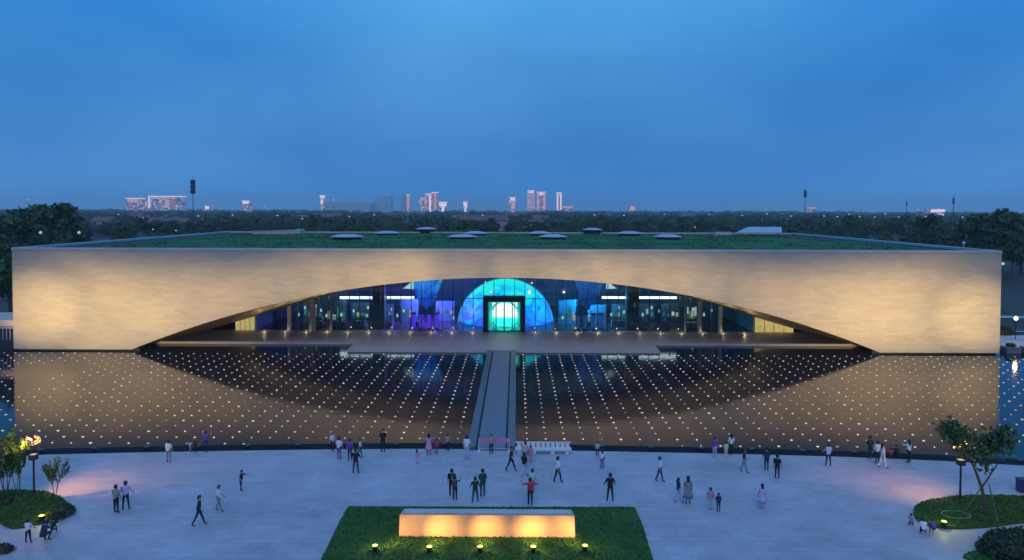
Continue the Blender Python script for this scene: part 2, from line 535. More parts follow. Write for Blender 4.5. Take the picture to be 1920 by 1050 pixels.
for i in range(N):
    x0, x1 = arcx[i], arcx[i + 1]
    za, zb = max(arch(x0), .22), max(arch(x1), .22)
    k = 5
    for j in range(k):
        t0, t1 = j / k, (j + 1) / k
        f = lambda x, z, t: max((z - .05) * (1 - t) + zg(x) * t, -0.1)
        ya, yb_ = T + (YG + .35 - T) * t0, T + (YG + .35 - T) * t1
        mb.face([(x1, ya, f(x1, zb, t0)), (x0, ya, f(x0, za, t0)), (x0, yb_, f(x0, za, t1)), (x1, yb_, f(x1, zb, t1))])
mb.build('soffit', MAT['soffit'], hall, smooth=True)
for s in (-1, 1):                                      # side and back walls
    x0, x1 = (HALF - 0.5, HALF) if s > 0 else (-HALF, -HALF + 0.5)
    MB().box(x0, x1, 0.003, YB, 0.22, H_TOP - 0.35).build('side_wall', MAT['facade'], hall)
    xa, xb = (50.0, HALF - 0.35) if s > 0 else (-HALF + 0.35, -50.0)
    MB().box(xa, xb, 0.4, 0.9, -0.3, 0.3).build('plinth', MAT['plinth'], hall)
MB().box(-HALF + .5, HALF - .5, YB - 0.5, YB - 0.003, 0.0, H_TOP - 0.35).build('back_wall', MAT['facade'], hall)
# coping, four lengths
MB().box(-HALF - .06, HALF + .06, -.06, 0.75, H_TOP - 0.35, H_TOP).build('coping', MAT['coping'], hall)
MB().box(-HALF - .06, HALF + .06, YB - 0.75, YB + .06, H_TOP - 0.35, H_TOP).build('coping', MAT['coping'], hall)
for s in (-1, 1):
    x0, x1 = (HALF - 0.75, HALF + .06) if s > 0 else (-HALF - .06, -HALF + .75)
    MB().box(x0, x1, 0.753, YB - 0.753, H_TOP - 0.35, H_TOP).build('coping', MAT['coping'], hall)
MB().box(-HALF + .5, HALF - .5, .7, YB - .5, H_TOP - 1.0, H_TOP - 0.45).build('roof_deck', MAT['gravel'], hall)
# roof turf: a gently swelling sheet
mb = MB()
gx, gy = 60, 30
def turf(i, j):
    x = -61 + 122 * i / gx; y = 6 + (YB - 10) * j / gy
    u, v = 2 * i / gx - 1, 2 * j / gy - 1
    sw = max(0, 1 - u * u) * max(0, 1 - v * v)
    return (x, y, H_TOP - 0.42 + 0.75 * sw ** 0.7 + 0.10 * noise.noise((x * .15, y * .15, 0)))
for i in range(gx):
    for j in range(gy):
        mb.face([turf(i, j), turf(i + 1, j), turf(i + 1, j + 1), turf(i, j + 1)])
mb.build('roof_turf', MAT['roofgrass'], hall, smooth=True)
mb = MB(); rnd = random.Random(3)                      # taller tufts in the roof meadow
for k in range(9000):
    i, j = rnd.uniform(0, gx), rnd.uniform(0, gy)
    x, y, z = turf(i, j)
    if noise.noise((x * .09, y * .16, 7)) < -.05: continue
    a = rnd.uniform(0, 6.28); w = rnd.uniform(.1, .3); h = rnd.uniform(.06, .24)
    mb.face([(x - math.cos(a) * w, y - math.sin(a) * w, z - .03), (x + math.cos(a) * w, y + math.sin(a) * w, z - .03), (x + rnd.uniform(-.1, .1), y, z + h)])
tag(mb.build('roof_grass', mat('roof_meadow_blade', (.036, .13, .02), .9, col2=(.022, .065, .022), scale=.12), hall), None, None, None, 'stuff')
# terrace in front of the glass, notched at both sides
mb = MB()
low = [(-52, 5.5), (-21.4, 5.5), (-21.4, 0.0), (21.1, 0.0), (21.1, 5.5), (52, 5.5), (52, YG + .6), (-52, YG + .6)]
mb.hexa([(x, y, -0.3) for x, y in low], [(x, y, ZT) for x, y in low])
mb.build('terrace', MAT['terrace'], hall)
# inside of the hall
IX0, IX1, IY = -39.4, 38.8, 46.0
MB().box(IX0, IX1, YG + .6, IY, -0.3, ZT - 0.004).build('hall_floor', MAT['hallfloor'], hall)
MB().box(IX0, IX1, IY, IY + .4, -0.3, 11).build('hall_wall', MAT['hallwall'], hall)
MB().box(IX0 - .4, IX0, YG + .4, IY, -0.3, 11).build('hall_wall', MAT['hallwall'], hall)
MB().box(IX1, IX1 + .4, YG + .4, IY, -0.3, 11).build('hall_wall', MAT['hallwall'], hall)
MB().box(IX0, IX1, YG + .36, IY, 11, 11.3).build('hall_ceiling', MAT['hallceil'], hall)
# curtain wall
C0, BAY = -0.30, 1.62
xs = [C0 + BAY * (i - 21) for i in range(43)]
TR = 5.49
for i, x in enumerate(xs):
    z1 = zg(x) + .02
    z0 = ZT
    dx = abs(x - C0)
    wide = 0.05
    if z1 - z0 < .2: continue
    MB().box(x - wide, x + wide, YG - .09, YG + .12, z0, z1).build('mullion', MAT['mullion'], hall)
for i in range(42):
    a, b = xs[i] + .053, xs[i + 1] - .053
    za, zb = zg(a) + .01, zg(b) + .01
    door = abs((a + b) / 2 - C0) < BAY * 2
    y0, y1 = YG - .015, YG + .015
    if min(za, zb) > TR + .12:
        if not door:
            MB().box(a, b, y0, y1, ZT, TR - .045).build('pane', MAT['glass'], hall)
        else:
            MB().box(a, b, y0, y1, 5.95, TR + .9).build('pane', MAT['glass'], hall)
        zt = TR + .045 if not door else TR + .92
        MB().hexa([(a, y0, zt), (b, y0, zt), (b, y1, zt), (a, y1, zt)], [(a, y0, za), (b, y0, zb), (b, y1, zb), (a, y1, za)]).build('pane', MAT['glass'], hall)
        if not door:
            MB().box(a - .003, b + .003, YG - .06, YG + .08, TR - .04, TR + .04).build('transom', MAT['mullion'], hall)
    else:
        MB().hexa([(a, y0, ZT), (b, y0, ZT), (b, y1, ZT), (a, y1, ZT)], [(a, y0, za), (b, y0, zb), (b, y1, zb), (a, y1, za)]).build('pane', MAT['glass'], hall)
# entrance portal with sliding doors
en = MB()
en.box(C0 - 3.3, C0 - 2.55, YG - .75, YG + .4, ZT, 5.95)
en.box(C0 + 2.55, C0 + 3.3, YG - .75, YG + .4, ZT, 5.95)
en.box(C0 - 2.55, C0 + 2.55, YG - .75, YG + .4, 5.15, 5.94)
portal = en.build('entrance_portal', MAT['mullion'], hall)
for k in (-2, -1, 0, 1):
    a = C0 + k * 1.27 + .06; b = C0 + (k + 1) * 1.27 - .06
    fr = MB()
    fr.box(a - .05, a + .04, YG - .35, YG - .25, ZT, 5.12); fr.box(b - .04, b + .05, YG - .35, YG - .25, ZT, 5.12)
    fr.box(a + .04, b - .04, YG - .35, YG - .25, 5.0, 5.12); fr.box(a + .04, b - .04, YG - .35, YG - .25, ZT, ZT + .1)
    fr.build('door_leaf', MAT['mullion'], portal)
    MB().box(a + .043, b - .043, YG - .31, YG - .29, ZT + .1, 5.0).build('door_pane', MAT['glass'], portal)
# columns in the glazing line and inside
for px, w, key in ((543, .36, 'column'), (586, .50, 'column'), (621, .22, 'column'), (1285, .22, 'column'), (1311, .34, 'column'), (1350, .36, 'column')):
    p = Pd(px, 610, YG - .45)
    MB().tube([(p.x, YG - .45, ZT), (p.x, YG - .45, zg(p.x) + .12)], [w, w], 14).build('column', MAT[key], hall)
for px in (711, 1185):
    p = Pd(px, 560, YG + 3)
    MB().box(p.x - .95, p.x + .95, YG + 2.2, YG + 4.0, ZT, 11).build('pier', MAT['darkcolumn'], hall)
# end wall bays with yellow light painted in as glow, and dark recesses
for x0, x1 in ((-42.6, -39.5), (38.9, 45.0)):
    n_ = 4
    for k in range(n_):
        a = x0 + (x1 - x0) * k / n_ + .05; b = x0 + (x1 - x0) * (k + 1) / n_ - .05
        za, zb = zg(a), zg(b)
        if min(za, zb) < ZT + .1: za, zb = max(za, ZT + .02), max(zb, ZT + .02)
        MB().hexa([(a, YG, ZT), (b, YG, ZT), (b, YG + .1, ZT), (a, YG + .1, ZT)], [(a, YG, za), (b, YG, zb), (b, YG + .1, zb), (a, YG + .1, za)]).build('glow_wall', MAT['wallglow'], hall)
# skylights on the planted roof: pale shallow lids over dark glass drums
m_drum = mat('skylight_dark_glass', (0.03, 0.045, 0.06), 0.2)
m_cap = mat('skylight_pale_metal', (0.42, 0.44, 0.50), 0.45, var=0.08, scale=1)
for px, py, wpx in ((651, 450, 62), (726, 442.5, 46), (799, 434, 40), (867, 450, 56), (892, 443, 44), (1012, 443, 44), (1037, 450, 54), (1111, 435.5, 38), (1180, 443, 48), (1252, 450, 52)):
    p = G(px, py, H_TOP + .05)
    w = wpx / F * (p.y - CAM.y) / 2
    d = MB().lathe([(w * .80, -.5), (w * .86, .55)], 24, sy=0.9).build('skylight', m_drum, hall, loc=(p.x, p.y, H_TOP))
    MB().lathe([(w * .9, .55), (w, .62), (w * .98, .70), (w * .55, .98), (w * .3, 1.06)], 28, sy=0.9).build('lid', m_cap, d, smooth=False)
# roof pavilions by the back edge
pv = thing('roof_pavilion', 'low dark flat roofed hut at the far left of the planted roof', 'hut', (Pd(515, 430, 66).x, 66, H_TOP - .45))
MB().box(-4.6, 6.2, -1.5, 2, 0, 1.25).build('wall', MAT['coping'], pv)
MB().hexa([(-9, -2, 1.0), (5.2, -2, 1.5), (5.2, 2.4, 1.5), (-9, 2.4, 1.0)], [(-9, -2, 1.2), (5.2, -2, 1.9), (5.2, 2.4, 1.9), (-9, 2.4, 1.2)]).build('roof', MAT['plinth'], pv)
pv = thing('roof_canopy', 'pale sloping canopy at the far right of the planted roof', 'canopy', (Pd(1425, 430, 64).x, 64, H_TOP - .45))
mb = MB(); mb.hexa([(-6.2, -3, .75), (3.8, -3, .75), (6.0, 3.5, 1.75), (-1.5, 3.5, 1.75)], [(-6.2, -3, .95), (3.8, -3, .95), (6.0, 3.5, 2.0), (-1.5, 3.5, 2.0)])
mb.build('roof', m_cap, pv)
for x, y in ((-4.8, -2.2), (3.0, -2.2), (4.6, 2.6), (-1, 2.6)):
    MB().box(x - .12, x + .12, y - .12, y + .12, 0, 1.0 if y < 0 else 1.7).build('post', MAT['steel'], pv)
MB().box(-10.2, -6.6, -1, 1, 0, .9).build('low_wall', MAT['coping'], pv)
p = G(1807, 463, H_TOP)
rl = thing('roof_camera_post', 'small white camera post on the coping near its right corner', 'camera', (p.x, max(p.y, .1), H_TOP))
MB().tube([(0, 0, 0), (0, 0, .45)], [.05, .05], 8).build('post', MAT['white'], rl)
MB().lathe([(.10, .45), (.2, .5), (.2, .72), (.08, .8)], 12).build('head', MAT['white'], rl)
wl_ = thing('wall_lamp', 'small lit lamp bracketed to the right end of the hall', 'lamp', (HALF, 0.3, 12.3))
MB().box(0.001, .3, -.05, .05, -.05, .05).build('bracket', MAT['metal'], wl_)
MB().lathe([(.1, -.15), (.17, -.1), (.17, .12), (.06, .18)], 12, c=(.38, 0, 0)).build('lens', glow('wall_lamp_lens', (.8, .9, .95), .7), wl_)

# ---------------------------------------------------------------- things inside the hall
DC = Vector((-0.2, 24.9, -0.35)); DR = 8.05
dome = thing('projection_dome', 'huge glowing cyan and blue projection dome behind the entrance', 'dome', (DC.x, DC.y, ZT))
m_dome = screen_mat('dome_projection', [(0.0, (.03, .06, .85)), (.28, (.01, .15, .95)), (.5, (.0, .38, .95)), (.72, (.01, .72, .92)), (1.0, (.02, .95, .82))], 1.25, nscale=.45, lo=-2.0, hi=7.6, namp=1.5)
mb = MB()
prof = []
for i in range(25):
    t = math.pi / 2 * i / 24
    prof.append((DR * math.cos(t) if i < 24 else .02, DR * math.sin(t) + DC.z - ZT))
mb.lathe([(r, z) for r, z in prof if z > -.1], 56)
mb.build('dome_shell', m_dome, dome, smooth=True)
# rim line of paler light round the front of the dome
mb = MB()
pts = [(8.12 * math.cos(math.pi * i / 40), -.3, max(8.12 * math.sin(math.pi * i / 40) + DC.z - ZT, 0.02)) for i in range(41)]
mb.tube(pts, [.09] * 41, 6); mb.build('rim_light', glow('dome_rim_glow', (.1, .6, .95), .6), dome)
# round tunnel mouth in front of the dome, lit white and turquoise
mouth_y = YG + .45 - DC.y
mb = MB()
for i in range(32):
    a0, a1 = 2 * math.pi * i / 32, 2 * math.pi * (i + 1) / 32
    c = (-.05, 2.35)
    q = lambda a, r, y: (c[0] + r * math.cos(a), y, max(c[1] + r * math.sin(a), .02))
    mb.face([q(a0, 2.3, mouth_y), q(a1, 2.3, mouth_y), q(a1, 2.05, mouth_y + .45), q(a0, 2.05, mouth_y + .45)])
    mb.face([q(a0, 2.42, mouth_y), q(a1, 2.42, mouth_y), q(a1, 2.3, mouth_y), q(a0, 2.3, mouth_y)])
mb.build('tunnel_mouth', glow('tunnel_turquoise', (.02, .85, .70), .9), dome)
MB().box(-2.0, 1.95, mouth_y + .46, mouth_y + .50, .6, 4.4).build('end_screen', screen_mat('end_screen_picture', [(0, (.02, .8, .6)), (.36, (.04, .95, .75)), (.46, (.9, 1, .92)), (1, (.95, 1, .9))], 2.0, nscale=.9, lo=.5, hi=4.4, namp=.25), dome)
MB().box(-2.6, 2.5, mouth_y + .55, mouth_y + .60, .02, 4.9).build('backing', glow('tunnel_back_glow', (.01, .55, .5), .9), dome)

m_blue = screen_mat('blue_sculpture_light', [(0, (.01, .03, .3)), (.35, (.01, .08, .7)), (.62, (.02, .3, .95)), (1, (.25, .75, 1))], .85, nscale=.9, lo=2, hi=11, namp=1.1)
m_blue2 = screen_mat('dim_blue_sculpture_light', [(0, (.005, .02, .12)), (.4, (.005, .06, .32)), (.7, (.01, .14, .5)), (1, (.05, .3, .6))], .8, nscale=.9, lo=2, hi=11, namp=1.1)
m_pur = glow('purple_column_light', (.12, .02, .9), .9, True)
m_pur2 = glow('blue_column_light', (.01, .10, .45), .5, True)
for px, mm, pm, lab in ((800, m_blue, m_pur, 'hanging funnel of bright blue light left of the dome'), (1103, m_blue2, m_pur2, 'hanging funnel of dim blue light right of the dome')):
    p = Pd(px, 590, YG + 4.0)
    g = thing('light_sculpture', lab, 'light sculpture', (p.x, YG + 4.0, ZT))
    r_ = random.Random(px); mb = MB()
    for k in range(150):                       # translucent ribbons hung in a funnel
        t = r_.uniform(0, 6.28); q = math.sqrt(r_.random())
        x, y = math.cos(t) * q, math.sin(t) * q * .6
        z0 = 2.7 + 2.6 * q * r_.uniform(.3, 1.5); z1 = 8.0 - r_.uniform(0, .6)
        w = r_.uniform(.06, .2); a_ = r_.uniform(0, 3.14); dx, dy = math.cos(a_) * w, math.sin(a_) * w
        lo, hi = 1.0 + .25 * (z0 - 3), 2.6
        mb.face([(x * lo - dx, y * lo - dy, z0), (x * lo + dx, y * lo + dy, z0), (x * hi + dx, y * hi + dy, z1), (x * hi - dx, y * hi - dy, z1)])
    mb.build('ribbon_funnel', mm, g)
    lamp('hall_fill', 'POINT', g, (0, 1.8, 5.5), 10500 if px < 948 else 5500, (.03, .40, 1.0) if px > 948 else (.22, .14, 1.0), radius=1.0)  # point lamp added to fill the hall with blue and violet light
    for k in range(4):
        MB().tube([(-1.2 + .8 * k, 0, 8), (-1.2 + .8 * k, 0, 10.64)], [.02, .02], 6).build('cable', MAT['metal'], g)
    side = 'left' if px < 948 else 'right'
    for k in range(4):
        x = p.x - 1.9 + 1.25 * k
        c = thing('display_column', 'slim glowing %s display column under the %s funnel' % ('violet' if px < 948 else 'blue', 'bright' if px < 948 else 'dim'), 'display', (x, YG + 2.2, ZT), group='display columns under the %s funnel' % ('bright' if px < 948 else 'dim'))
        MB().box(-.30, .30, -.25, .25, 0.12, 2.35).build('screen', pm, c)
        MB().box(-.34, .34, -.3, .3, 0, .118).build('foot', MAT['metal'], c)
        MB().box(-.44, .44, -.31, .31, 2.352, 2.6).build('head', MAT['metal'], c)
for i, (a, b, lab) in enumerate(((638, 700, 'white ceiling light bar near the far left glass'), (726, 776, 'white ceiling light bar beside the bright blue funnel'), (1129, 1172, 'short white ceiling light bar beside the dim blue funnel'), (1196, 1268, 'white ceiling light bar near the right hand glass'))):
    pa, pb = Pd(a, 557.5, YG + 7), Pd(b, 558.5, YG + 7)
    g = thing('light_bar', lab, 'light', ((pa.x + pb.x) / 2, YG + 7, pa.z))
    w = (pb.x - pa.x) / 2
    MB().box(-w, w, -.3, .3, -.22, .20).build('diffuser', MAT['bar'], g)
    MB().box(-w - .05, w + .05, -.35, .35, .203, .35).build('housing', MAT['metal'], g)
    for s in (-.8, .8):
        MB().tube([(w * s, 0, .35), (w * s, 0, 10.98 - pa.z)], [.02, .02], 6).build('cable', MAT['metal'], g)
for px, s, lab in ((766, 1, 'tilted white triangular sail hanging left of the dome'), (1146, -1, 'tilted white triangular sail hanging right of the dome')):
    p = Pd(px, 541, YG + 3.2)
    g = thing('ceiling_sail', lab, 'sail', (p.x, YG + 3.2, p.z))
    tri = [(-.9 * s, 0, 0), (.8 * s, .1, -.1), (.75 * s, .2, 1.3)]
    if s < 0: tri.reverse()
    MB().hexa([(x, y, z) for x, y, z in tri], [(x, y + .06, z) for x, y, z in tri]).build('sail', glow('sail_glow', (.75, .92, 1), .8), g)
    MB().tube([(.7 * s, .15, 1.2), (.7 * s, .15, 10.98 - p.z)], [.02, .02], 6).build('cable', MAT['metal'], g)
# low display counters seen as dark shapes through the glass
rnd = random.Random(4)
for k, x in enumerate((-31, -27.4, -24.2, -19.6, -14.6, 12.6, 18.4, 22.0, 25.6, 30.2)):
    g = thing('display_case', 'dark waist high display case standing behind the glass wall', 'display case', (x, YG + 4 + rnd.uniform(0, 2), ZT), group='display cases inside the hall')
    MB().box(-1.1, 1.1, -.5, .5, 0, .85).build('cabinet', MAT['hallwall'], g)
    MB().box(-1.05, 1.05, -.45, .45, .852, 1.6).build('vitrine', glass_mat('vitrine_glass', (.7, .8, .8)) if k == 0 else bpy.data.materials['vitrine_glass'], g)
# glowing panels added deep in the hall so it looks lit and busy
rnd = random.Random(14)
DW = [glow('display_' + n_, c_, e_, True) for n_, c_, e_ in (('teal', (.02, .30, .38), .55), ('blue', (.02, .14, .55), .6), ('warm', (.75, .60, .30), .6), ('white', (.55, .75, .75), .6), ('green', (.04, .34, .26), .45))]  # glow colours of the added screens
for k, (x, lab) in enumerate(((-32.5, 'first'), (-28.6, 'second'), (-24.8, 'third'), (-20.6, 'fourth'), (-16.6, 'fifth'), (-10.6, 'sixth'), (10.2, 'seventh'), (15.0, 'eighth'), (19.2, 'ninth'), (23.6, 'tenth'), (27.6, 'eleventh'), (31.8, 'last'))):
    g = thing('fill_screen', '%s added glowing screen from the left, lighting the hall deep behind the glass' % lab, 'display', (x, YG + 8.5 + rnd.uniform(-1, 2), ZT), rnd.uniform(-.2, .2), 'added glowing screens inside the hall')
    h = rnd.uniform(3.0, 4.4)
    MB().box(-1.6, 1.6, 0, .3, 0, h).build('panel', MAT['hallwall'], g)
    for j in range(4):
        a = -1.5 + .76 * j; z0 = rnd.uniform(.5, 1.4); z1 = z0 + rnd.uniform(.5, h - 2.2)
        MB().box(a + .05, a + rnd.uniform(.4, .7), -.06, -.002, z0, z1).build('glow_patch', rnd.choice(DW), g)
# lamps hung in the side bays
for px, py in ((572, 577), (602, 582), (620, 578), (733, 580), (1170, 585), (1236, 583), (1299, 580), (1334, 582), (1146, 590), (663, 583), (640, 590), (690, 577), (745, 592), (757, 583), (850, 596), (1055, 596), (1160, 577), (1205, 590), (1222, 577), (1262, 588), (1320, 590), (560, 590), (592, 574), (612, 592)):
    p = Pd(px, py, YG + 5.5)
    g = thing('pendant_lamp', 'small white pendant lamp hanging behind the glass wall', 'lamp', (p.x, YG + 5.5, p.z), group='pendant lamps inside the hall')
    MB().lathe([(.05, -.25), (.13, -.2), (.17, 0), (.08, .3)], 12).build('shade', glow('pendant_glow', (.8, .95, 1), .7) if 'pendant_glow' not in bpy.data.materials else bpy.data.materials['pendant_glow'], g)
    MB().tube([(0, 0, .3), (0, 0, 10.98 - p.z)], [.015, .015], 5).build('cable', MAT['metal'], g)

# terrace uplights along the foot of the glass
ul_me = MB().lathe([(.16, 0), (.16, .12), (.12, .14)], 12).mesh('housing', MAT['metal'])
ull_me = MB().lathe([(.11, .141), (.11, .16)], 12).mesh('lens', MAT['lenss'])
for i in range(-12, 12):
    x = C0 + BAY * (2 * i + 1)
    if abs(x - C0) < 2.6 or abs(x) > 38: continue
    g = thing('terrace_uplight', 'small round uplight set on the terrace at the foot of the glass', 'lamp', (x, YG - .9, ZT), group='uplights along the foot of the glass')
    link('housing', ul_me, g); link('lens', ull_me, g)
    h = zg(x) - ZT
    lamp('terrace_wash', 'POINT', g, (0, -.25, .3), 8, (1, .78, .5), radius=.1)
    lamp('uplight', 'SPOT', g, (0, 0, .25), 160 + 60 * h, (1, .74, .34), (0, -11.0, h + .6), 62, 1.0, .08)

# ================================================================== POND LIGHTS
bad = [(25, 684), (190, 676), (150, 692), (105, 707), (60, 727), (40, 742), (22, 748)]
def inside(px, py, poly):
    c = False
    for i in range(len(poly)):
        (x1, y1), (x2, y2) = poly[i - 1], poly[i]
        if (y1 > py) != (y2 > py) and px < (x2 - x1) * (py - y1) / (y2 - y1) + x1: c = not c
    return c
MINV = MROT.transposed()
def pix(p):
    q = MINV @ (Vector(p) - CAM)
    return 960 + F * q.x / -q.z, 525 + SHIFT * 1920 - F * q.y / -q.z
dots = []
rnd = random.Random(1)
def kerb_y(x):
    for i in range(len(back) - 1):
        if back[i].x <= x <= back[i + 1].x:
            t = (x - back[i].x) / (back[i + 1].x - back[i].x)
            return back[i].y + t * (back[i + 1].y - back[i].y)
    return -30
cxs = [2.53 + 1.597 * i for i in range(58)] + [-3.33 - 1.597 * i for i in range(58)]
for x in cxs:
    for j in range(-3, 24):
        y = -37.35 + 1.625 * j
        if y > -1.0 or y < kerb_y(x) + .5: continue
        px, py = pix((x, y, .04))
        if px < -40 or px > 1960 or inside(px, py, bad): continue
        if abs(x) < 60 and rnd.random() < .008: continue
        dots.append((py, x + rnd.uniform(-.03, .03), y + rnd.uniform(-.03, .03), rnd.choice((.6, .8, .95, 1.0, 1.1, 1.2)) * rnd.uniform(.9, 1.08)))
dots.sort(reverse=True)
dot_me = MB().lathe([(.092, -.03), (.092, .03), (.055, .055)], 8).mesh('pond_light', MAT['dot'])
for py, x, y, s in dots[:300]:
    o = tag(link('pond_light', dot_me, None, (x, y, .01)), 'small round warm white lamp floating in the grid of pond lights', 'lamp', 'grid of small lights on the pond')
    o.scale = (s, s, 1)
mb = MB()
for py, x, y, s in dots[300:]:
    mb.lathe([(.092 * s, -.03), (.092 * s, .03), (.055 * s, .055)], 6, c=(x, y, .01))
tag(mb.build('far_pond_lights', MAT['dot']), 'hundreds of tiny warm lights in rows across the back of the pond', 'lights', None, 'stuff')

# ================================================================== FLOODLIGHTS on the kerb, washing the stone front
fl_base = MB().box(-.22, .22, -.12, .12, 0, .05).mesh('base', MAT['metal'])
mb = MB(); mb.hexa([(-.26, -.10, .09), (.26, -.10, .09), (.26, .16, .05), (-.26, .16, .05)], [(-.26, -.16, .28), (.26, -.16, .28), (.26, .13, .40), (-.26, .13, .40)])
fl_head = mb.mesh('head', mat('grey_flood_casing', (.10, .105, .12), .5, metal=.3))
mb = MB(); mb.hexa([(-.22, .165, .09), (.22, .165, .09), (.22, .17, .09), (-.22, .17, .09)], [(-.22, .142, .37), (.22, .142, .37), (.22, .147, .37), (-.22, .147, .37)])
fl_lens = mb.mesh('lens', MAT['lens'])
rnd = random.Random(11)
for i in range(-16, 17):
    x = i * 4.0 + (.6 if i > 0 else -.2)
    if abs(i) == 0: continue
    y = kerb_y(x) - .55
    g = thing('floodlight', 'low box floodlight on the black kerb facing the hall', 'floodlight', (x, y, .075), group='floodlights along the pond kerb')
    link('base', fl_base, g); link('head', fl_head, g); link('lens', fl_lens, g)
    g.scale = (.75, .75, .62)
    e = 1.0 + rnd.uniform(-.28, .28)
    if abs(x) > 40: az, sz = 6.5, 27
    else:
        az, sz = (max(arch(x), 0) * .5 + 7.2), 18.5
    lamp('beam', 'SPOT', g, (0, .3, .3), 21000 * e * (1.5 if abs(x) > 44 else 1.0), (1, .75, .32), (rnd.uniform(-.8, .8) + (-i * 1.5 if abs(i) == 1 else 0), -y, az + rnd.uniform(-.4, .4)), sz, 1.0, .1)

# ================================================================== TREES
def leaf_quads(mb, c, size, rnd, n, spread, mi=0, flat=.8):
    for _ in range(n):
        while True:
            d = Vector((rnd.uniform(-1, 1), rnd.uniform(-1, 1), rnd.uniform(-1, 1)))
            if d.length <= 1: break
        p = Vector(c) + Vector((d.x * spread, d.y * spread, d.z * spread * flat))
        a = Vector((rnd.gauss(0, 1), rnd.gauss(0, 1), rnd.gauss(0, 1))).normalized()
        b = a.cross(Vector((rnd.gauss(0, 1), rnd.gauss(0, 1), rnd.gauss(0, 1)))).normalized()
        s = size * rnd.uniform(.6, 1.3)
        mb.face([p - a * s, p + b * s * .55, p + a * s, p - b * s * .55], mi)

def belt_tree(seed, h, r, n):
    """a broad leafed tree for the belts, base at z=0: trunk mesh, crown mesh"""
    rnd = random.Random(seed)
    t = MB(); t.tube([(0, 0, 0), (.1, 0, h * .3), (0, .1, h * .62)], [.28, .2, .08], 6)
    for _ in range(4):
        a = rnd.uniform(0, 6.28); t.tube([(0, 0, h * rnd.uniform(.28, .45)), (math.cos(a) * r * .6, math.sin(a) * r * .6, h * rnd.uniform(.55, .8))], [.11, .03], 5)
    c = MB()
    k = rnd.randint(9, 13)
    for _ in range(k):
        a = rnd.uniform(0, 6.28); q = r * math.sqrt(rnd.uniform(0, .8))
        z = h * rnd.uniform(.34, .92)
        w = 1 - .55 * max(0, (z / h - .6) / .4)
        leaf_quads(c, (math.cos(a) * q * w, math.sin(a) * q * w, z), .55, rnd, n // k, r * rnd.uniform(.32, .5))
    return t.mesh('trunk', MAT['bark']), c
variants = []
for i in range(7):
    h = (10, 12, 13, 11, 14, 9, 12.5)[i]
    t, c = belt_tree(100 + i, h, (3.8, 4.2, 4.0, 4.6, 4.3, 4.0, 3.2)[i], 640)
    variants.append((t, c.mesh('crown', MAT['fartree' if i % 3 else 'fartreeb']), h))
def put_tree(name, x, y, h, var, label, group, rz=0.0, wide=1.0):
    t, c, h0 = variants[var]
    g = thing(name, label, 'tree', (x, y, -.15), rz, group)
    s = h / h0
    g.scale = (s * wide, s * wide, s)
    link('trunk', t, g); link('crown', c, g)
    return g
rnd = random.Random(21)
LB = ('dark leafy tree in the wooded belt beyond the planted roof', 'trees of the belt beyond the roof')
# far belt rows seen over the roof
for row, (Y, hmin, hmax, gap) in enumerate(((150, 7.5, 10.5, 8.5), (205, 9, 12, 9), (270, 10, 13.5, 11), (350, 11, 15, 13))):
    half = (Y + 99) * .74
    x = -half
    while x < half:
        x += gap * rnd.uniform(.75, 1.3)
        nx_ = x / half
        h = rnd.uniform(hmin, hmax) * rnd.choice((.72, .9, 1, 1, 1.12))
        if nx_ < -.55 or nx_ > .62: h *= 1.06
        if abs(nx_) < .2 and row > 1: h *= 1.08
        put_tree('belt_tree', x, Y + rnd.uniform(-10, 12), h, rnd.randrange(7), LB[0], LB[1], rnd.uniform(0, 6.28), rnd.uniform(.95, 1.25))
for x, Y, h in ((-9, 152, 9.5), (-3, 160, 10), (3, 150, 8.5), (8, 164, 9.5), (-14, 172, 11), (0, 182, 11.5), (14, 176, 10), (-6, 205, 12.5), (5, 215, 12), (-18, 210, 12), (20, 200, 11.5)):
    put_tree('belt_tree', x, Y, h, rnd.randrange(7), LB[0], LB[1], rnd.uniform(0, 6.28), 1.2)
# the two big clumps at the sides, rising over the horizon
ORD = ('first', 'second', 'third', 'fourth', 'fifth', 'sixth', 'seventh', 'eighth', 'ninth', 'tenth')
LL = ('tall broad dark tree left of the hall, rising over the horizon', 'tall trees left of the hall')
for px, py, Y in ((8, 392, 120), (28, 388, 105), (52, 386, 125), (85, 386, 150), (112, 380, 135), (104, 384, 118), (128, 393, 140), (2, 398, 90)):
    p = Pd(px, py, Y); put_tree('tall_tree', p.x, Y, p.z + .15, rnd.randrange(7), '%s tall dark tree from the picture edge, in the clump left of the hall' % ORD[sorted((8, 28, 52, 85, 112, 104, 128, 2)).index(px)], LL[1], rnd.uniform(0, 6.28), 1.0)
LR = ('tall broad dark tree right of the hall, rising to the horizon', 'tall trees right of the hall')
for px, py, Y in ((1838, 400, 120), (1858, 394, 132), (1880, 398, 118), (1900, 404, 105), (1918, 400, 125), (1740, 400, 150), (1724, 404, 160), (1870, 404, 95), (1822, 412, 130), (1800, 414, 140)):
    p = Pd(px, py, Y); put_tree('tall_tree', p.x, Y, p.z + .15, rnd.randrange(7), '%s tall dark tree from the picture edge, in the clump right of the hall' % ORD[sorted((1838, 1858, 1880, 1900, 1918, 1740, 1724, 1870, 1822, 1800), reverse=True).index(px)], LR[1], rnd.uniform(0, 6.28), 1.0)
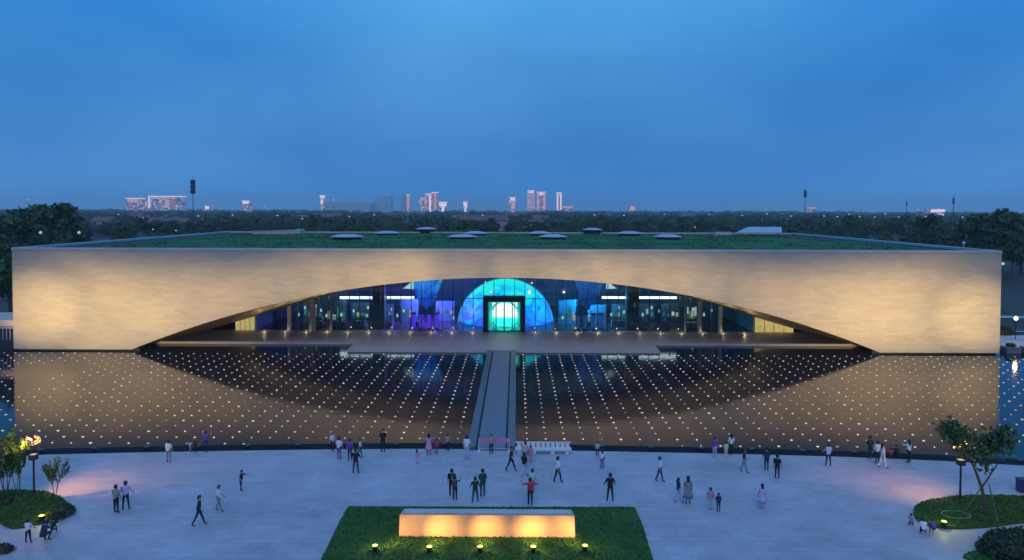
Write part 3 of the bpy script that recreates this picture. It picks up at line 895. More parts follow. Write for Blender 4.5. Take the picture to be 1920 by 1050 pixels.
# trees hard by the two ends of the hall
for i in range(13):
    x = -HALF - rnd.uniform(5, 22); y = 18 + i * 6.5
    put_tree('garden_tree', x, y, rnd.uniform(9.5, 13), rnd.randrange(7), 'dark garden tree standing close beside the left end of the hall', 'garden trees by the left end', rnd.uniform(0, 6.28), 1.0)
for i in range(11):
    x = HALF + rnd.uniform(7, 24); y = 44 + i * 6
    put_tree('garden_tree', x, y, rnd.uniform(8.5, 12), rnd.randrange(7), 'dark garden tree standing close beside the right end of the hall', 'garden trees by the right end', rnd.uniform(0, 6.28), 1.0)
for i in range(9):
    x = HALF + 6 + rnd.uniform(0, 3) + 3.2 * (i % 3); y = 40 + i * 2.2
    put_tree('garden_shrub_tree', x, y, rnd.uniform(4.0, 6.0), rnd.randrange(7), 'low bushy tree behind the pale path right of the hall', 'low trees behind the right path', rnd.uniform(0, 6.28), 1.25)
# the far wood: one mass out to the horizon
mb = MB(); rnd = random.Random(5)
def far_clump(x, y, r, h, n):
    for _ in range(n):
        a = rnd.uniform(0, 6.28); q = r * math.sqrt(rnd.random()); z = h * (.15 + .8 * math.sqrt(rnd.random())) * (1 - .35 * (q / r) ** 2)
        p = Vector((x + math.cos(a) * q, y + math.sin(a) * q, z - .15))
        s = r * rnd.uniform(.22, .4)
        a_ = Vector((rnd.gauss(0, 1), rnd.gauss(0, 1), rnd.gauss(0, 1))).normalized()
        b_ = a_.cross(Vector((rnd.gauss(0, 1), rnd.gauss(0, 1), rnd.gauss(0, 1)))).normalized()
        mb.face([p - a_ * s, p + b_ * s * .6, p + a_ * s, p - b_ * s * .6])
for i in range(3600):
    d = 480 * (3600 / 480) ** (rnd.random() ** .8)
    a = rnd.uniform(-.72, .72)
    dens = noise.noise((a * 9, math.log(d) * 5, 3.3))
    if dens < -.16: continue
    r = rnd.uniform(4, 8) * (1 + d / 1600)
    h = rnd.uniform(7, 12) * (1 + d / 9000)
    far_clump(CAM.x + math.tan(a) * d, CAM.y + d, r, h, 46 if d < 1200 else 26)
tag(mb.build('far_wood', MAT['fartree']), 'far off woodland fading into blue dusk haze below the skyline', 'woodland', None, 'stuff')

# ================================================================== FAR HOUSES, SKYLINE, MASTS
rnd = random.Random(8)
m_house = mat('far_house_render', (.36, .28, .30), .9, var=.2, scale=.05)
m_roof = mat('far_house_tile', (.20, .10, .10), .9)
hw = MB().box(-6, 6, -4, 4, 0, 6).mesh('wall', m_house)
hr = MB().hexa([(-6.6, -4.6, 6.003), (6.6, -4.6, 6.003), (6.6, 4.6, 6.003), (-6.6, 4.6, 6.003)], [(-6.6, -.1, 8.8), (6.6, -.1, 8.8), (6.6, .1, 8.8), (-6.6, .1, 8.8)]).mesh('roof', m_roof)
for i in range(46):
    d = rnd.uniform(520, 1900); a = rnd.uniform(-.62, .62)
    g = thing('house', 'tiny far village house with a reddish tiled roof among the trees', 'house', (CAM.x + math.tan(a) * d, CAM.y + d, -.15), rnd.uniform(-.5, .5), 'houses of the far village')
    s = rnd.uniform(1, 1.7); g.scale = (s * rnd.uniform(1, 2.2), s, s)
    link('wall', hw, g); link('roof', hr, g)

m_sk = window_mat()
m_skd = mat('far_slab_dim', (.42, .52, .60), .8)
m_skl = glow('far_pink_lights', (1.0, .60, .72), .55)
m_skw = glow('far_white_lights', (.95, .85, 1.0), .95)
m_skr = glow('far_red_lights', (.7, .3, .42), .4)
def tower(x0, x1, ytop, Y, lab, lit=(), cap=None, mwall=None, ybase=392, depth=None):
    a, b = Pd(x0, ytop, Y), Pd(x1, ytop, Y)
    w = (b.x - a.x) / 2; h = a.z + .15
    g = thing('skyline_building', lab, 'building', ((a.x + b.x) / 2, Y, -.15))
    dp = depth or max(w, 14)
    MB().box(-w, w, 0, dp * 1.4, 0, h).build('wall', mwall or m_sk, g)
    for (u0, u1, v0, v1, mm) in lit:            # fractions of the face
        MB().box(-w + 2 * w * u0, -w + 2 * w * u1, -.8, -.02, h * v0, h * v1).build('window_band', mm, g)
    if cap:
        MB().box(-w * 1.03, w * 1.03, -1.2, dp * 1.43, h, h + cap).build('parapet_light', m_skw, g)
    return g
Y0 = 2900
tower(236, 262, 373, Y0, 'far lit building with a pale cap at the left of the skyline', [(.1, .9, .78, .97, m_skl), (.35, .55, .3, .75, m_skr)], 4)
tower(263, 277, 377, Y0 + 60, 'far narrow lit block between two wider lit buildings on the skyline', [(.0, .45, .5, .95, m_skw), (.55, .95, .5, .9, m_skl)], 0)
tower(278, 332, 369, Y0 + 30, 'widest pale lit slab on the left skyline', [(.0, .06, .3, .98, m_skw), (.1, .96, .88, .97, m_skl), (.58, .72, .3, .82, m_skl), (.78, .94, .3, .82, m_skr)], 4)
tower(453, 468, 375, Y0 - 200, 'small far block under a single white lamp on the skyline', [(.15, .9, .72, .95, m_skw), (.3, .6, .4, .7, m_skr)], 0)
tower(600, 607, 372, Y0 + 200, 'thin far tower with a bright white lantern on the skyline', [(.2, .8, .6, .92, m_skw)], 14)
tower(604, 694, 380, Y0 + 900, 'long low dim slab on the skyline left of the towers', mwall=m_skd)
tower(702, 733, 368, Y0 + 1100, 'wide dim unlit tower block on the skyline', mwall=m_skd)
tower(752, 762, 368, Y0, 'narrow dark tower beside a white lit one on the skyline', mwall=m_skd)
tower(762.5, 768, 366, Y0, 'narrow white lit tower left of the red lit cluster', [(.1, .9, .25, .95, m_skl)], 3)
tower(786, 797, 370, Y0 + 20, 'lower left wing of the red lit tower cluster', [(.1, .95, .86, .98, m_skl)], 0)
tower(797, 809, 364, Y0, 'left tower of the red lit cluster with white edges', [(.0, .14, .15, .98, m_skl), (.3, .55, .2, .9, m_skr), (.62, .92, .1, .95, m_skw)], 3)
tower(809.5, 821, 362, Y0, 'right tower of the red lit cluster with a bright top', [(.1, .38, .2, .9, m_skr), (.5, .68, .3, .9, m_skl), (.78, .95, .3, .95, m_skr)], 4)
tower(822.5, 838, 380, Y0 - 500, 'low bright white gabled block right of the red lit cluster', [(.05, .95, .72, .95, m_skw), (.38, .68, .1, .7, m_skw)], 3)
tower(868, 877, 379, Y0 - 400, 'small bright white block alone between two tower clusters', [(.1, .9, .72, .95, m_skw), (.35, .65, .2, .7, m_skw)], 2)
tower(954, 967, 371, Y0, 'short pale tower left of the twin tall towers', [(.2, .9, .84, .97, m_skw), (.4, .9, .3, .78, m_skl)], 3)
tower(989, 1002, 358, Y0, 'tallest pale lavender tower on the skyline', [(.0, .16, .2, .98, m_skl), (.84, 1., .2, .98, m_skl), (.16, .84, .9, .98, m_skw), (.3, .7, .25, .85, mat('far_lavender', (.3, .27, .4), .8, emit=(.5, .38, .7), es=.55, sample=False))], 3)
tower(1006, 1023, 361, Y0 + 10, 'broad tall tower with a red centre stripe on the skyline', [(.05, .25, .2, .97, m_skl), (.38, .6, .15, .85, m_skr), (.75, .97, .2, .95, m_skl), (.2, .8, .9, .98, m_skw)], 3)
tower(1044, 1053, 363, Y0 + 20, 'slender tower with white edges at the right of the skyline', [(.0, .3, .2, .98, m_skw), (.35, .65, .2, .8, m_skr), (.7, 1., .2, .98, m_skw)], 5)
tower(1053.5, 1075, 386, Y0 + 60, 'low lit podium at the foot of the slender tower', [(0, 1, .8, .95, m_skl)], 0)
tower(1180, 1192, 386, Y0 - 300, 'tiny lit block alone on the right skyline', [(.1, .9, .5, .95, m_skl)], 0)
tower(1745, 1772, 391, 2000, 'thin bright row of lit windows far off at the right', [(0, 1, .6, .9, m_skw)], 0)
tower(1512, 1530, 388.3, 3000, 'low far shed with a pale lit eave on the right', [(0, 1, .82, .97, m_skl)], 0)
tower(380, 395, 386, 2500, 'low far block with one white window near the tall mast', [(.3, .8, .6, .95, m_skw)], 0)

def mast(px, ytop, ycl0, ycl1, wpx, Y, lab, wide=True):
    t = Pd(px, ytop, Y); c0, c1 = Pd(px, ycl0, Y).z + .15, Pd(px, ycl1, Y).z + .15
    k = (Y - CAM.y) / F
    g = thing('phone_mast', lab, 'mast', (t.x, Y, -.15))
    hz = t.z + .15
    MB().tube([(0, 0, 0), (0, 0, hz)], [k * .85, k * .45], 8).build('pole', MAT['metal'], g)
    for i in range(3):
        z0 = c1 + (c0 - c1) * i / 3; z1 = c1 + (c0 - c1) * (i + .97) / 3
        MB().lathe([(wpx * k * .42, z0), (wpx * k * .5, z0 + (z1 - z0) * .15), (wpx * k * .5, z0 + (z1 - z0) * .85), (wpx * k * .40, z1)], 10).build('antenna_ring', MAT['metal'], g)
mast(361.5, 331, 337, 363, 9, 520, 'tall dark phone mast with a thick head left of centre')
mast(1510, 350, 357, 370, 5.5, 760, 'slim dark phone mast standing over the right side of the roof')
mast(1788, 367, 372, 382, 4.2, 1100, 'small distant phone mast at the far right')
mast(1700, 376, 379, 385, 2.6, 1300, 'smallest distant mast, left of the far right one')

LAB_L = 'tiny white street lamp glowing far beyond the roof'
for px, py, z in ((1545, 405, 9), (1570, 406, 9), (1612, 407, 9), (1640, 407, 9), (1685, 407, 9), (1721, 393, 19), (1736, 406, 9), (1805, 407, 9), (567, 410, 9), (497, 387, 21), (1303, 426, 7), (287, 430, 7), (1170, 404, 9), (625, 375, 40), (52, 375, 40), (330, 432, 7), (1330, 402, 9), (1392, 404, 9), (1438, 401, 9), (1484, 405, 9), (1592, 402, 9), (1660, 401, 9), (1768, 402, 9), (1115, 403, 9), (1246, 402, 9), (905, 403, 9), (702, 403, 9), (655, 406, 9), (520, 404, 9), (436, 403, 9), (372, 405, 9), (222, 402, 9), (268, 408, 9)):
    Y = 325 if z == 9 else (130 if z == 7 else 1500)
    p = Pd(px, py, Y)
    k = (Y - CAM.y) / F
    g = thing('street_lamp', LAB_L, 'street lamp', (p.x, Y, -.15), group='far street lamps')
    MB().tube([(0, 0, 0), (0, 0, p.z)], [k * .25, k * .2], 6).build('pole', MAT['metal'], g)
    MB().lathe([(k * .8, -k * .6), (k * 1.5, 0), (k * .8, k * .6)], 10, c=(0, 0, p.z + .15)).build('lamp_head', MAT['lampwhite'], g)
for px, py, Y, lab in ((76, 437, 96, 'pale globe lamp lit among the trees at the far left'), (148, 437, 100, 'pale globe lamp beyond the left end of the roof')):
    p = Pd(px, py, Y)
    g = thing('globe_lamp', lab, 'lamp', (p.x, Y, -.15))
    MB().tube([(0, 0, 0), (0, 0, p.z)], [.09, .07], 8).build('pole', MAT['metal'], g)
    MB().lathe([(.1, -.4), (.36, -.2), (.4, .05), (.25, .33), (.05, .42)], 12, c=(0, 0, p.z + .3)).build('globe', glow('pale_globe_' + str(px), (.5, .8, .75), .6), g, smooth=True)

# ================================================================== BANKS beside the hall
m_bank = mat('bank_paving', (.42, .38, .40), .6, var=.12, scale=.4)
# left: small colonnaded pavilion on a dark base
g = thing('colonnade_pavilion', 'low pavilion with pale posts and pinkish roof beside the left end of the hall', 'pavilion', (-77.5, 4.0, -.15))
MB().box(-10, 9.9, -3.2, 4, 0, 1.4).build('base', MAT['plinth'], g)
for i in range(40):
    MB().box(-9.8 + .5 * i, -9.68 + .5 * i, -2.9, -2.78, 1.402, 3.0).build('post', MAT['white'] if False else m_bank, g)
MB().box(-10, 9.9, -3.0, -2.7, 3.003, 3.2).build('rail', m_bank, g)
MB().box(-10, 9.9, -2.4, -2.3, 1.402, 3.0).build('screen_wall', mat('navy_screen', (.03, .04, .12), .5), g)
MB().box(-10, 9.9, -2.6, 5, 3.25, 4.1).build('roof', mat('pale_pink_roof', (.70, .52, .46), .6), g)
MB().box(-10, -2.6, -4.0, -3.3, .16, .45).build('step', m_bank, g)
# right: bank with path, hedges, lamp and planter blocks
g = struct(MB().box(HALF + .5, 112, 3.0, 14, -.3, .25).build('bank_pavement', m_bank))
mb = MB()
for i in range(20):
    x0, x1 = HALF + 1 + i * 2, HALF + 3 + i * 2
    f = lambda x: 36 - .10 * (x - HALF)
    mb.face([(x0, f(x0), .02), (x1, f(x1), .02), (x1, f(x1) + 3.2, .02), (x0, f(x0) + 3.2, .02)])
struct(mb.build('garden_path', m_bank))
mb = MB()
for i in range(12):
    x0, x1 = HALF + 1 + i * 2, HALF + 3 + i * 2
    f = lambda x: 24 - .35 * (x - HALF)
    mb.face([(x0, f(x0), .02), (x1, f(x1), .02), (x1, f(x1) + 1.2, .02), (x0, f(x0) + 1.2, .02)])
struct(mb.build('garden_path', m_bank))
m_plant = mat('lilac_stone_planter', (.17, .165, .20), .6, var=.1, scale=1)
for i, (x, lab) in enumerate(((69.6, 'square stone planter touching the right end of the hall'), (72.2, 'square stone planter one place right of the hall corner'), (74.8, 'square stone planter farthest right on the pond bank'))):
    g = thing('stone_planter', lab, 'planter', (x, 1.6, -.15), group='planters on the right bank')
    MB().box(-1.0, 1.0, -.7, .7, 0, .95).build('box', m_plant, g)
    mb = MB(); leaf_quads(mb, (0, 0, 1.15), .16, random.Random(i), 160, .62, flat=.45); mb.build('foliage', MAT['shrub'], g)
def hedge(name, x, y, w, d, h, lab, n, mm='shrub', size=.22, seed=0, loc_z=-.15, group=None):
    r_ = random.Random(seed)
    g = thing(name, lab, 'shrub', (x, y, loc_z), group=group)
    core = MB()
    core.lathe([(.75, 0), (.9, .35), (.75, .7), (.35, .88)], 14)
    c = core.build('stems', MAT['bark'], g); c.scale = (w * .42, d * .42, h * .8)
    mb = MB()
    for _ in range(n):
        t = r_.uniform(0, 6.28); ph = math.asin(r_.random()); q = r_.uniform(.78, 1.03)
        p = Vector((math.cos(t) * math.cos(ph) * q * w / 2, math.sin(t) * math.cos(ph) * q * d / 2, math.sin(ph) * q * h * (.9 + .2 * noise.noise((t * 1.5, ph * 2, seed))) + .03))
        leaf_quads(mb, p, size, r_, 1, .05)
    mb.build('foliage', MAT[mm], g)
    return g
hedge('hedge', 71.0, 18.0, 8, 5, 2.4, 'rounded dark hedge behind the planters near the hall corner', 900, seed=1, size=.32)
hedge('hedge', 76.5, 15.5, 6, 4, 1.9, 'lower hedge around the warm globe lamp on the right bank', 700, seed=2, size=.3)
hedge('hedge', 72.5, 28.5, 9, 4, 2.1, 'hedge between the two pale paths right of the hall', 800, seed=3, size=.32)
p = Pd(1905, 597, 10.5)
g = thing('bank_lamp', 'bright warm globe lamp on the bank right of the hall', 'lamp', (p.x, 10.5, .25))
MB().tube([(0, 0, 0), (0, 0, p.z - .5)], [.06, .05], 8).build('pole', MAT['metal'], g)
MB().lathe([(.08, -.3), (.26, -.15), (.3, .02), (.2, .22), (.04, .3)], 14, c=(0, 0, p.z - .25)).build('globe', MAT['lampwarm'], g, smooth=True)
lamp('bulb', 'POINT', g, (0, 0, p.z + .25), 260, (1, .72, .35), radius=.2)

# ================================================================== PLAZA: LAWNS
def lawn(name, px_pts, lab, h=.10, z=ZP, mm='lawn'):
    pts = [G(x, y, z) for x, y in px_pts]
    mb = MB()
    mb.hexa([(p.x, p.y, z + .004) for p in pts], [(p.x, p.y, z + h) for p in pts])
    o = mb.build(name, MAT[mm]); struct(o); o['label'] = lab
    return pts
def smooth_loop(pts, n=6):
    out = []
    L = len(pts)
    for i in range(L):
        p0, p1, p2, p3 = (Vector(pts[(i + k - 1) % L]) for k in range(4))
        for j in range(n):
            t = j / n
            out.append(tuple(.5 * ((2 * p1) + (p2 - p0) * t + (2 * p0 - 5 * p1 + 4 * p2 - p3) * t * t + (3 * p1 - p0 - 3 * p2 + p3) * t ** 3)))
    return out
def ccw(pts):
    a = sum(pts[i - 1].x * pts[i].y - pts[i].x * pts[i - 1].y for i in range(len(pts)))
    return pts if a > 0 else list(reversed(pts))
blades = MB(); rb = random.Random(77)
def grass_on(pts, n, z):
    x0, x1 = min(p.x for p in pts), max(p.x for p in pts); y0, y1 = min(p.y for p in pts), max(p.y for p in pts)
    poly = [(p.x, p.y) for p in pts]
    k = 0
    while k < n:
        x, y = rb.uniform(x0, x1), rb.uniform(y0, y1)
        k += 1
        if not inside(x, y, poly): continue
        a = rb.uniform(0, 6.28); w = rb.uniform(.03, .06); h = rb.uniform(.05, .13)
        dx, dy = math.cos(a) * w, math.sin(a) * w
        blades.face([(x - dx, y - dy, z), (x + dx, y + dy, z), (x + rb.uniform(-.05, .05), y + rb.uniform(-.05, .05), z + h)])
def lawn_loop(name, loop, lab, h=.10, n=6000, zc=ZP, n_s=6):
    sp = smooth_loop(loop, n_s) if n_s else loop
    pts = ccw([G(x, y, zc) for x, y in sp])
    mb = MB(); mb.hexa([(p.x, p.y, zc + .002) for p in pts], [(p.x, p.y, zc + h) for p in pts])
    o = struct(mb.build(name, MAT['lawn'])); o['label'] = lab
    grass_on(pts, n, zc + h)
lawn_loop('lawn', [(652, 953), (1190, 953), (1206, 990), (1235, 1090), (1262, 1180), (540, 1180), (584, 1090), (632, 990)], 'four sided central lawn with the lit stone block', .10, 16000, n_s=0)
lawn_loop('lawn', [(-120, 940), (-20, 924), (60, 922), (104, 930), (126, 945), (128, 960), (108, 975), (70, 985), (30, 992), (10, 988), (-20, 975), (-120, 968)], 'rounded lawn island at the left with lamp and shrubs', .12, 9000)
lawn_loop('lawn', [(1713, 962), (1722, 948), (1760, 937), (1830, 931), (1920, 933), (2060, 940), (2060, 975), (1925, 981), (1850, 990), (1770, 992), (1725, 980)], 'rounded lawn island at the right with lamp and tree', .12, 9000)
lawn_loop('lawn', [(1806, 1044), (1850, 1030), (1890, 1015), (1935, 996), (2060, 985), (2060, 1110), (1860, 1110), (1830, 1060)], 'lawn corner with a big round shrub at the lower right', .12, 5000)
tag(blades.build('grass', MAT['grass']), 'short grass blades covering the plaza lawns', 'grass', None, 'stuff')
# darker side path between the right lawns
pts = ccw([G(x, y, ZP + .004) for x, y in ((1728, 990), (1770, 996), (1850, 994), (1925, 985), (2060, 979), (2060, 984), (1935, 995), (1890, 1014), (1850, 1029), (1806, 1043), (1838, 1060), (1740, 1000))])
mb = MB(); mb.face([(p.x, p.y, ZP + .004) for p in pts])
struct(mb.build('side_path', mat('lilac_side_paving', (.36, .33, .35), .55, var=.12, scale=.9)))
# narrow dark strip along the back of the lawn
a, b = G(654, 951, ZP), G(1189, 951, ZP)
struct(MB().box(a.x, b.x, a.y - .04, a.y + .14, ZP + .001, ZP + .03).build('back_strip', mat('dark_back_strip', (.10, .11, .13), .5)))

# stone block with yellow uplights
p0, p1 = G(748, 1006, ZP + .1), G(1078, 1006, ZP + .1)
sw = (p1.x - p0.x) / 2
g = thing('stone_block', 'long pinkish sandstone block glowing in yellow light on the central lawn', 'stone', ((p0.x + p1.x) / 2, p0.y, ZP + .1))
mb = MB()
mb.hexa([(-sw, 0, 0), (sw, 0, 0), (sw - .1, .95, 0), (-sw + .1, .95, 0)], [(-sw + .04, .05, 1.28), (sw - .04, .05, 1.28), (sw - .14, .92, 1.28), (-sw + .14, .92, 1.28)])
b_ = mb.build('block', MAT['sandstone'], g)
MB().box(-sw + .25, sw - .25, .2, .8, 1.282, 1.34).build('cap_slab', MAT['coping'], g)
can = MB().lathe([(.12, 0), (.14, .22), (.17, .34)], 12).mesh('can', MAT['metal'])
cln = MB().lathe([(.155, .341), (.155, .36)], 12).mesh('lens', MAT['lensy'])
for i, (px, py, tx) in enumerate(((703, 1034, -.78), (805, 1036, -.5), (900, 1036, 0.0), (1000, 1036, .5), (1097, 1034, .86))):
    q = G(px, py, ZP + .1)
    lab = ('leftmost', 'second from the left', 'middle', 'fourth from the left', 'rightmost')[i] + ' yellow spotlight in the row before the stone block'
    u = thing('garden_spotlight', lab, 'spotlight', (q.x, q.y, ZP + .1), group='spotlights before the stone block')
    link('can', can, u); link('lens', cln, u)
    dx = (p0.x + p1.x) / 2 + tx * sw - q.x
    lamp('beam', 'SPOT', u, (0, 0.05, .42), 480, (1, .62, .13), (dx, p0.y - q.y, .35), 78, 1.0, .06)
    lamp('spill', 'POINT', u, (0, .12, .5), 26, (1, .85, .1), radius=.06)
for px, py, lab in ((1770, 988, 'yellow spotlight at the near edge of the right lawn island'), (78, 977, 'yellow spotlight at the near edge of the left lawn island')):
    q = G(px, py, ZP + .12)
    u = thing('garden_spotlight', lab, 'spotlight', (q.x, q.y, ZP + .12))
    link('can', can, u); link('lens', cln, u)
    lamp('beam', 'SPOT', u, (0, 0.05, .42), 200, (1, .8, .15), (1.0 if px > 900 else -.6, 2.0, 2.2), 80, 1.0, .06)
    lamp('spill', 'POINT', u, (0, 0, .6), 22, (1, .85, .1), radius=.06)
# pale cover ring in the right lawn
q = G(1792, 966, ZP + .12)
mb = MB(); mb.tube([(math.cos(6.2832 * i / 28) * .85, math.sin(6.2832 * i / 28) * .6, .03) for i in range(29)], [.045] * 29, 6)
tag(mb.build('manhole_ring', mat('pale_green_ring', (.13, .24, .11), .8), loc=(q.x, q.y, ZP + .12)), 'pale oval cover ring lying in the right lawn', 'cover')

# ---------------------------------------------------------------- reflector lamps
def reflector_lamp(px, py, ybox, ytop, lab, mm, side, pool):
    q = G(px, py, ZP + .12)
    k = (q.y - CAM.y) / F
    zb = Pd(px, ybox, q.y).z - ZP - .12; zt = Pd(px, ytop, q.y).z - ZP - .12
    g = thing('reflector_lamp', lab, 'street lamp', (q.x, q.y, ZP + .12))
    MB().lathe([(.16, 0), (.16, .05), (.09, .09), (.09, .16)], 12).build('base', MAT['metal'], g)
    MB().tube([(0, 0, .16), (0, 0, zb - .35)], [.07, .06], 10).build('pole', MAT['metal'], g)
    MB().box(-.22, .22, -.2, .2, zb - .35, zb).build('projector_box', MAT['metal'], g)
    MB().box(-.17, .17, -.15, .15, zb + .001, zb + .02).build('projector_lens', glow('projector_lens_' + str(px), (1, .8, .6), .5), g)
    for s in (-.2, .2):
        MB().tube([(s, .16, zb - .1), (s * 1.6, .16, zt + .1)], [.018, .018], 6).build('rod', MAT['metal'], g)
    r_ = random.Random(px)
    for i in range(6):                          # small folded plates hung round a slanting ring
        t = 6.28 * i / 6 + .4
        c0 = Vector((math.cos(t) * .42, math.sin(t) * .3, zt - .2 + .28 * math.cos(t + .9)))
        u = Vector((-math.sin(t), math.cos(t) * .6, r_.uniform(-.5, .5))).normalized() * r_.uniform(.16, .26)
        v = Vector((r_.uniform(-.2, .2), -.35, 1)).normalized() * r_.uniform(.10, .17)
        n_ = u.cross(v).normalized() * .012
        ring = [c0 - u - v, c0 + u * .8 - v, c0 + u + v, c0 - u * .7 + v]
        MB().hexa([p - n_ for p in ring], [p + n_ for p in ring]).build('reflector_plate', MAT[mm], g)
    MB().tube([(math.cos(6.28 * i / 16) * .4, math.sin(6.28 * i / 16) * .28, zt - .2 + .28 * math.cos(6.28 * i / 16 + .9)) for i in range(17)], [.015] * 17, 6).build('ring', MAT['metal'], g)
    pq = G(pool[0], pool[1], ZP)
    lamp('reflector_spill', 'POINT', g, (-side * .35, -.5, zt - .3), 110, (1, .72, .16), radius=.12)
    lamp('reflected_beam', 'SPOT', g, (side * .3, -.25, zt - .1), pool[2], (1, .50, .20), (pq.x - q.x, pq.y - q.y, 0), pool[3], 1.0, .3)
reflector_lamp(64, 926, 852, 820, 'dark lamp post with glowing copper reflectors on the left lawn island', 'reflector', 1, (185, 905, 1300, 90))
reflector_lamp(1800, 940, 862, 826, 'dark lamp post with glowing gold reflectors half hidden by the right tree', 'reflectory', -1, (1690, 910, 1300, 90))

# ---------------------------------------------------------------- garden trees on the islands
def grown_tree(name, px, py, h, label, seed, spread, n_main, leaf_n, leaf_s, trunk_r, mm='leaf', stems=1, group=None, cats='tree', low=.3):
    r_ = random.Random(seed)
    q = G(px, py, ZP + .12)
    g = thing(name, label, cats, (q.x, q.y, ZP + .1), group=group)
    wood, crown = MB(), MB()
    def branch(p, d, L, rad, depth):
        pts, rads = [p], [rad]
        v = Vector(d).normalized()
        k = 4
        for i in range(k):
            v = (v + Vector((r_.gauss(0, .13), r_.gauss(0, .13), r_.gauss(.05, .08)))).normalized()
            p = p + v * (L / k)
            pts.append(p); rads.append(rad * (1 - .5 * (i + 1) / k))
        wood.tube(pts, rads, 7 if depth < 2 else 5)
        if depth >= 2 or L < h * .12:
            for i in range(1, len(pts)):
                leaf_quads(crown, pts[i], leaf_s, r_, max(1, int(leaf_n * r_.uniform(.5, 1.4))), spread * .17)
        if depth < 3:
            for j in range(r_.randint(3, 4) if depth < 2 else 3):
                t = r_.uniform(.45, 1.0); bi = min(int(t * k), k - 1)
                b0 = pts[bi].lerp(pts[bi + 1], t * k - bi)
                az = r_.uniform(0, 6.28)
                out = Vector((math.cos(az), math.sin(az), r_.uniform(.15, .9))).normalized()
                branch(b0, (v * .55 + out * .8), L * r_.uniform(.5, .7), rads[bi] * .6, depth + 1)
    if stems == 1:
        branch(Vector((0, 0, 0)), Vector((.02, 0, 1)), h * .42, trunk_r, 0)
    else:
        for s in range(stems):
            a = 6.28 * s / stems + r_.uniform(-.3, .3)
            branch(Vector((math.cos(a) * .12, math.sin(a) * .12, 0)), Vector((math.cos(a) * .22, math.sin(a) * .22, 1)), h * .5, trunk_r, 1)
    zmax = max(v[2] for v in crown.v)
    f = h / zmax
    xm = max(abs(v[0]) for v in crown.v)
    fx = min(1.9, max(.6, spread / xm))
    for m_ in (wood, crown):
        m_.v = [(x * fx, y * fx, z * f) for x, y, z in m_.v]
    wood.build('trunk', MAT['bark'], g)
    crown.build('crown', MAT[mm], g)
    return g, q
rt, rq = grown_tree('young_tree', 1850, 966, 6.3, 'young leafy tree with spreading branches on the right lawn island', 12, 2.9, 4, 9, .16, .12)
sp = thing('tree_stakes', 'three slanting timber stakes propping the young right tree', 'stakes', (rq.x, rq.y, ZP + .1))
for a in (.6, 2.6, 4.7):
    MB().tube([(math.cos(a) * 1.15, math.sin(a) * 1.15, 0), (math.cos(a) * .2, math.sin(a) * .2, 2.0)], [.04, .035], 7).build('stake', MAT['timber'], sp)
grown_tree('multi_stem_tree', 10, 932, 4.7, 'bushy multi stem tree lit yellow at the left picture edge', 31, 1.3, 4, 20, .10, .05, 'leafb', 4)
grown_tree('multi_stem_tree', 34, 928, 3.9, 'smaller multi stem tree between the left edge and the lamp post', 32, .9, 4, 16, .09, .04, 'leafb', 4)
grown_tree('slender_shrub', 104, 931, 2.9, 'slender open shrub with thin stems right of the left lamp post', 33, .9, 4, 6, .08, .03, 'leaf', 4, cats='shrub')
lf = G(20, 930, ZP)
hedge('edge_shrub', *G(117, 966, ZP)[:2], 1.6, 1.3, .65, 'low dark shrub at the right rim of the left lawn island', 420, seed=7, size=.10, loc_z=ZP + .1)
hedge('edge_shrub', *G(100, 976, ZP)[:2], 1.2, 1.0, .5, 'small shrub between the seated group and the left lawn rim', 320, seed=8, size=.09, loc_z=ZP + .1)
hedge('edge_shrub', *G(4, 1034, ZP)[:2], 1.3, 1.0, .45, 'dark low shrub at the lower left picture edge', 300, seed=9, size=.09, loc_z=ZP)
hedge('edge_shrub', *G(8, 948, ZP)[:2], 1.1, .9, .5, 'low dark shrub on the left lawn at the picture edge', 260, seed=10, size=.09, loc_z=ZP + .1)
hedge('round_shrub', *G(1915, 1042, ZP)[:2], 4.6, 3.6, 1.35, 'big round clipped shrub at the lower right corner', 2600, seed=11, size=.12, loc_z=ZP + .1)

# bin at the right edge
q = G(1916, 922, ZP)
g = thing('litter_bin', 'small navy litter bin at the right picture edge', 'bin', (q.x, q.y, ZP))
MB().box(-.28, .28, -.25, .25, .08, .85).build('body', mat('navy_bin_paint', (.03, .035, .12), .5), g)
MB().box(-.31, .31, -.28, .28, .853, .93).build('lid', MAT['metal'], g)
MB().box(-.24, .24, -.21, .21, 0, .078).build('foot', MAT['metal'], g)

# ---------------------------------------------------------------- barrier with flowers and white planter board by the walkway
q0, q1 = G(898, 846, ZP), G(955, 846, ZP)
bx = (q0.x + q1.x) / 2; bw = (q1.x - q0.x) / 2
g = thing('crowd_barrier', 'pale metal barrier hung with pink bunting across the foot of the walkway', 'barrier', (bx, q0.y, ZP))
mb = MB()
mb.tube([(-bw, 0, 0.02), (-bw, 0, 1.05)], [.03, .03], 8); mb.tube([(bw, 0, 0.02), (bw, 0, 1.05)], [.03, .03], 8)
mb.tube([(-bw, 0, 1.02), (bw, 0, 1.02)], [.028, .028], 8); mb.tube([(-bw, 0, .2), (bw, 0, .2)], [.022, .022], 8)
mb.build('frame', MAT['white'], g)
for i in range(13):
    x = -bw + 2 * bw * (i + 1) / 14
    MB().tube([(x, 0, .2), (x, 0, 1.0)], [.012, .012], 6).build('bar', MAT['white'], g)
for i in range(9):
    x = -bw + 2 * bw * (i + .5) / 9
    if i in (3,): continue
    MB().hexa([(x - .13, -.04, .72), (x + .13, -.04, .70), (x + .13, -.03, .70), (x - .13, -.03, .72)], [(x - .12, -.05, 1.06), (x + .12, -.05, 1.06), (x + .12, -.04, 1.06), (x - .12, -.04, 1.06)]).build('bunting_flag', MAT['pink'], g)
for x in (-bw, bw):
    MB().box(x - .12, x + .12, -.3, .3, 0, .04).build('foot', MAT['white'], g)
q0, q1 = G(966, 849, ZP), G(1071, 849, ZP)
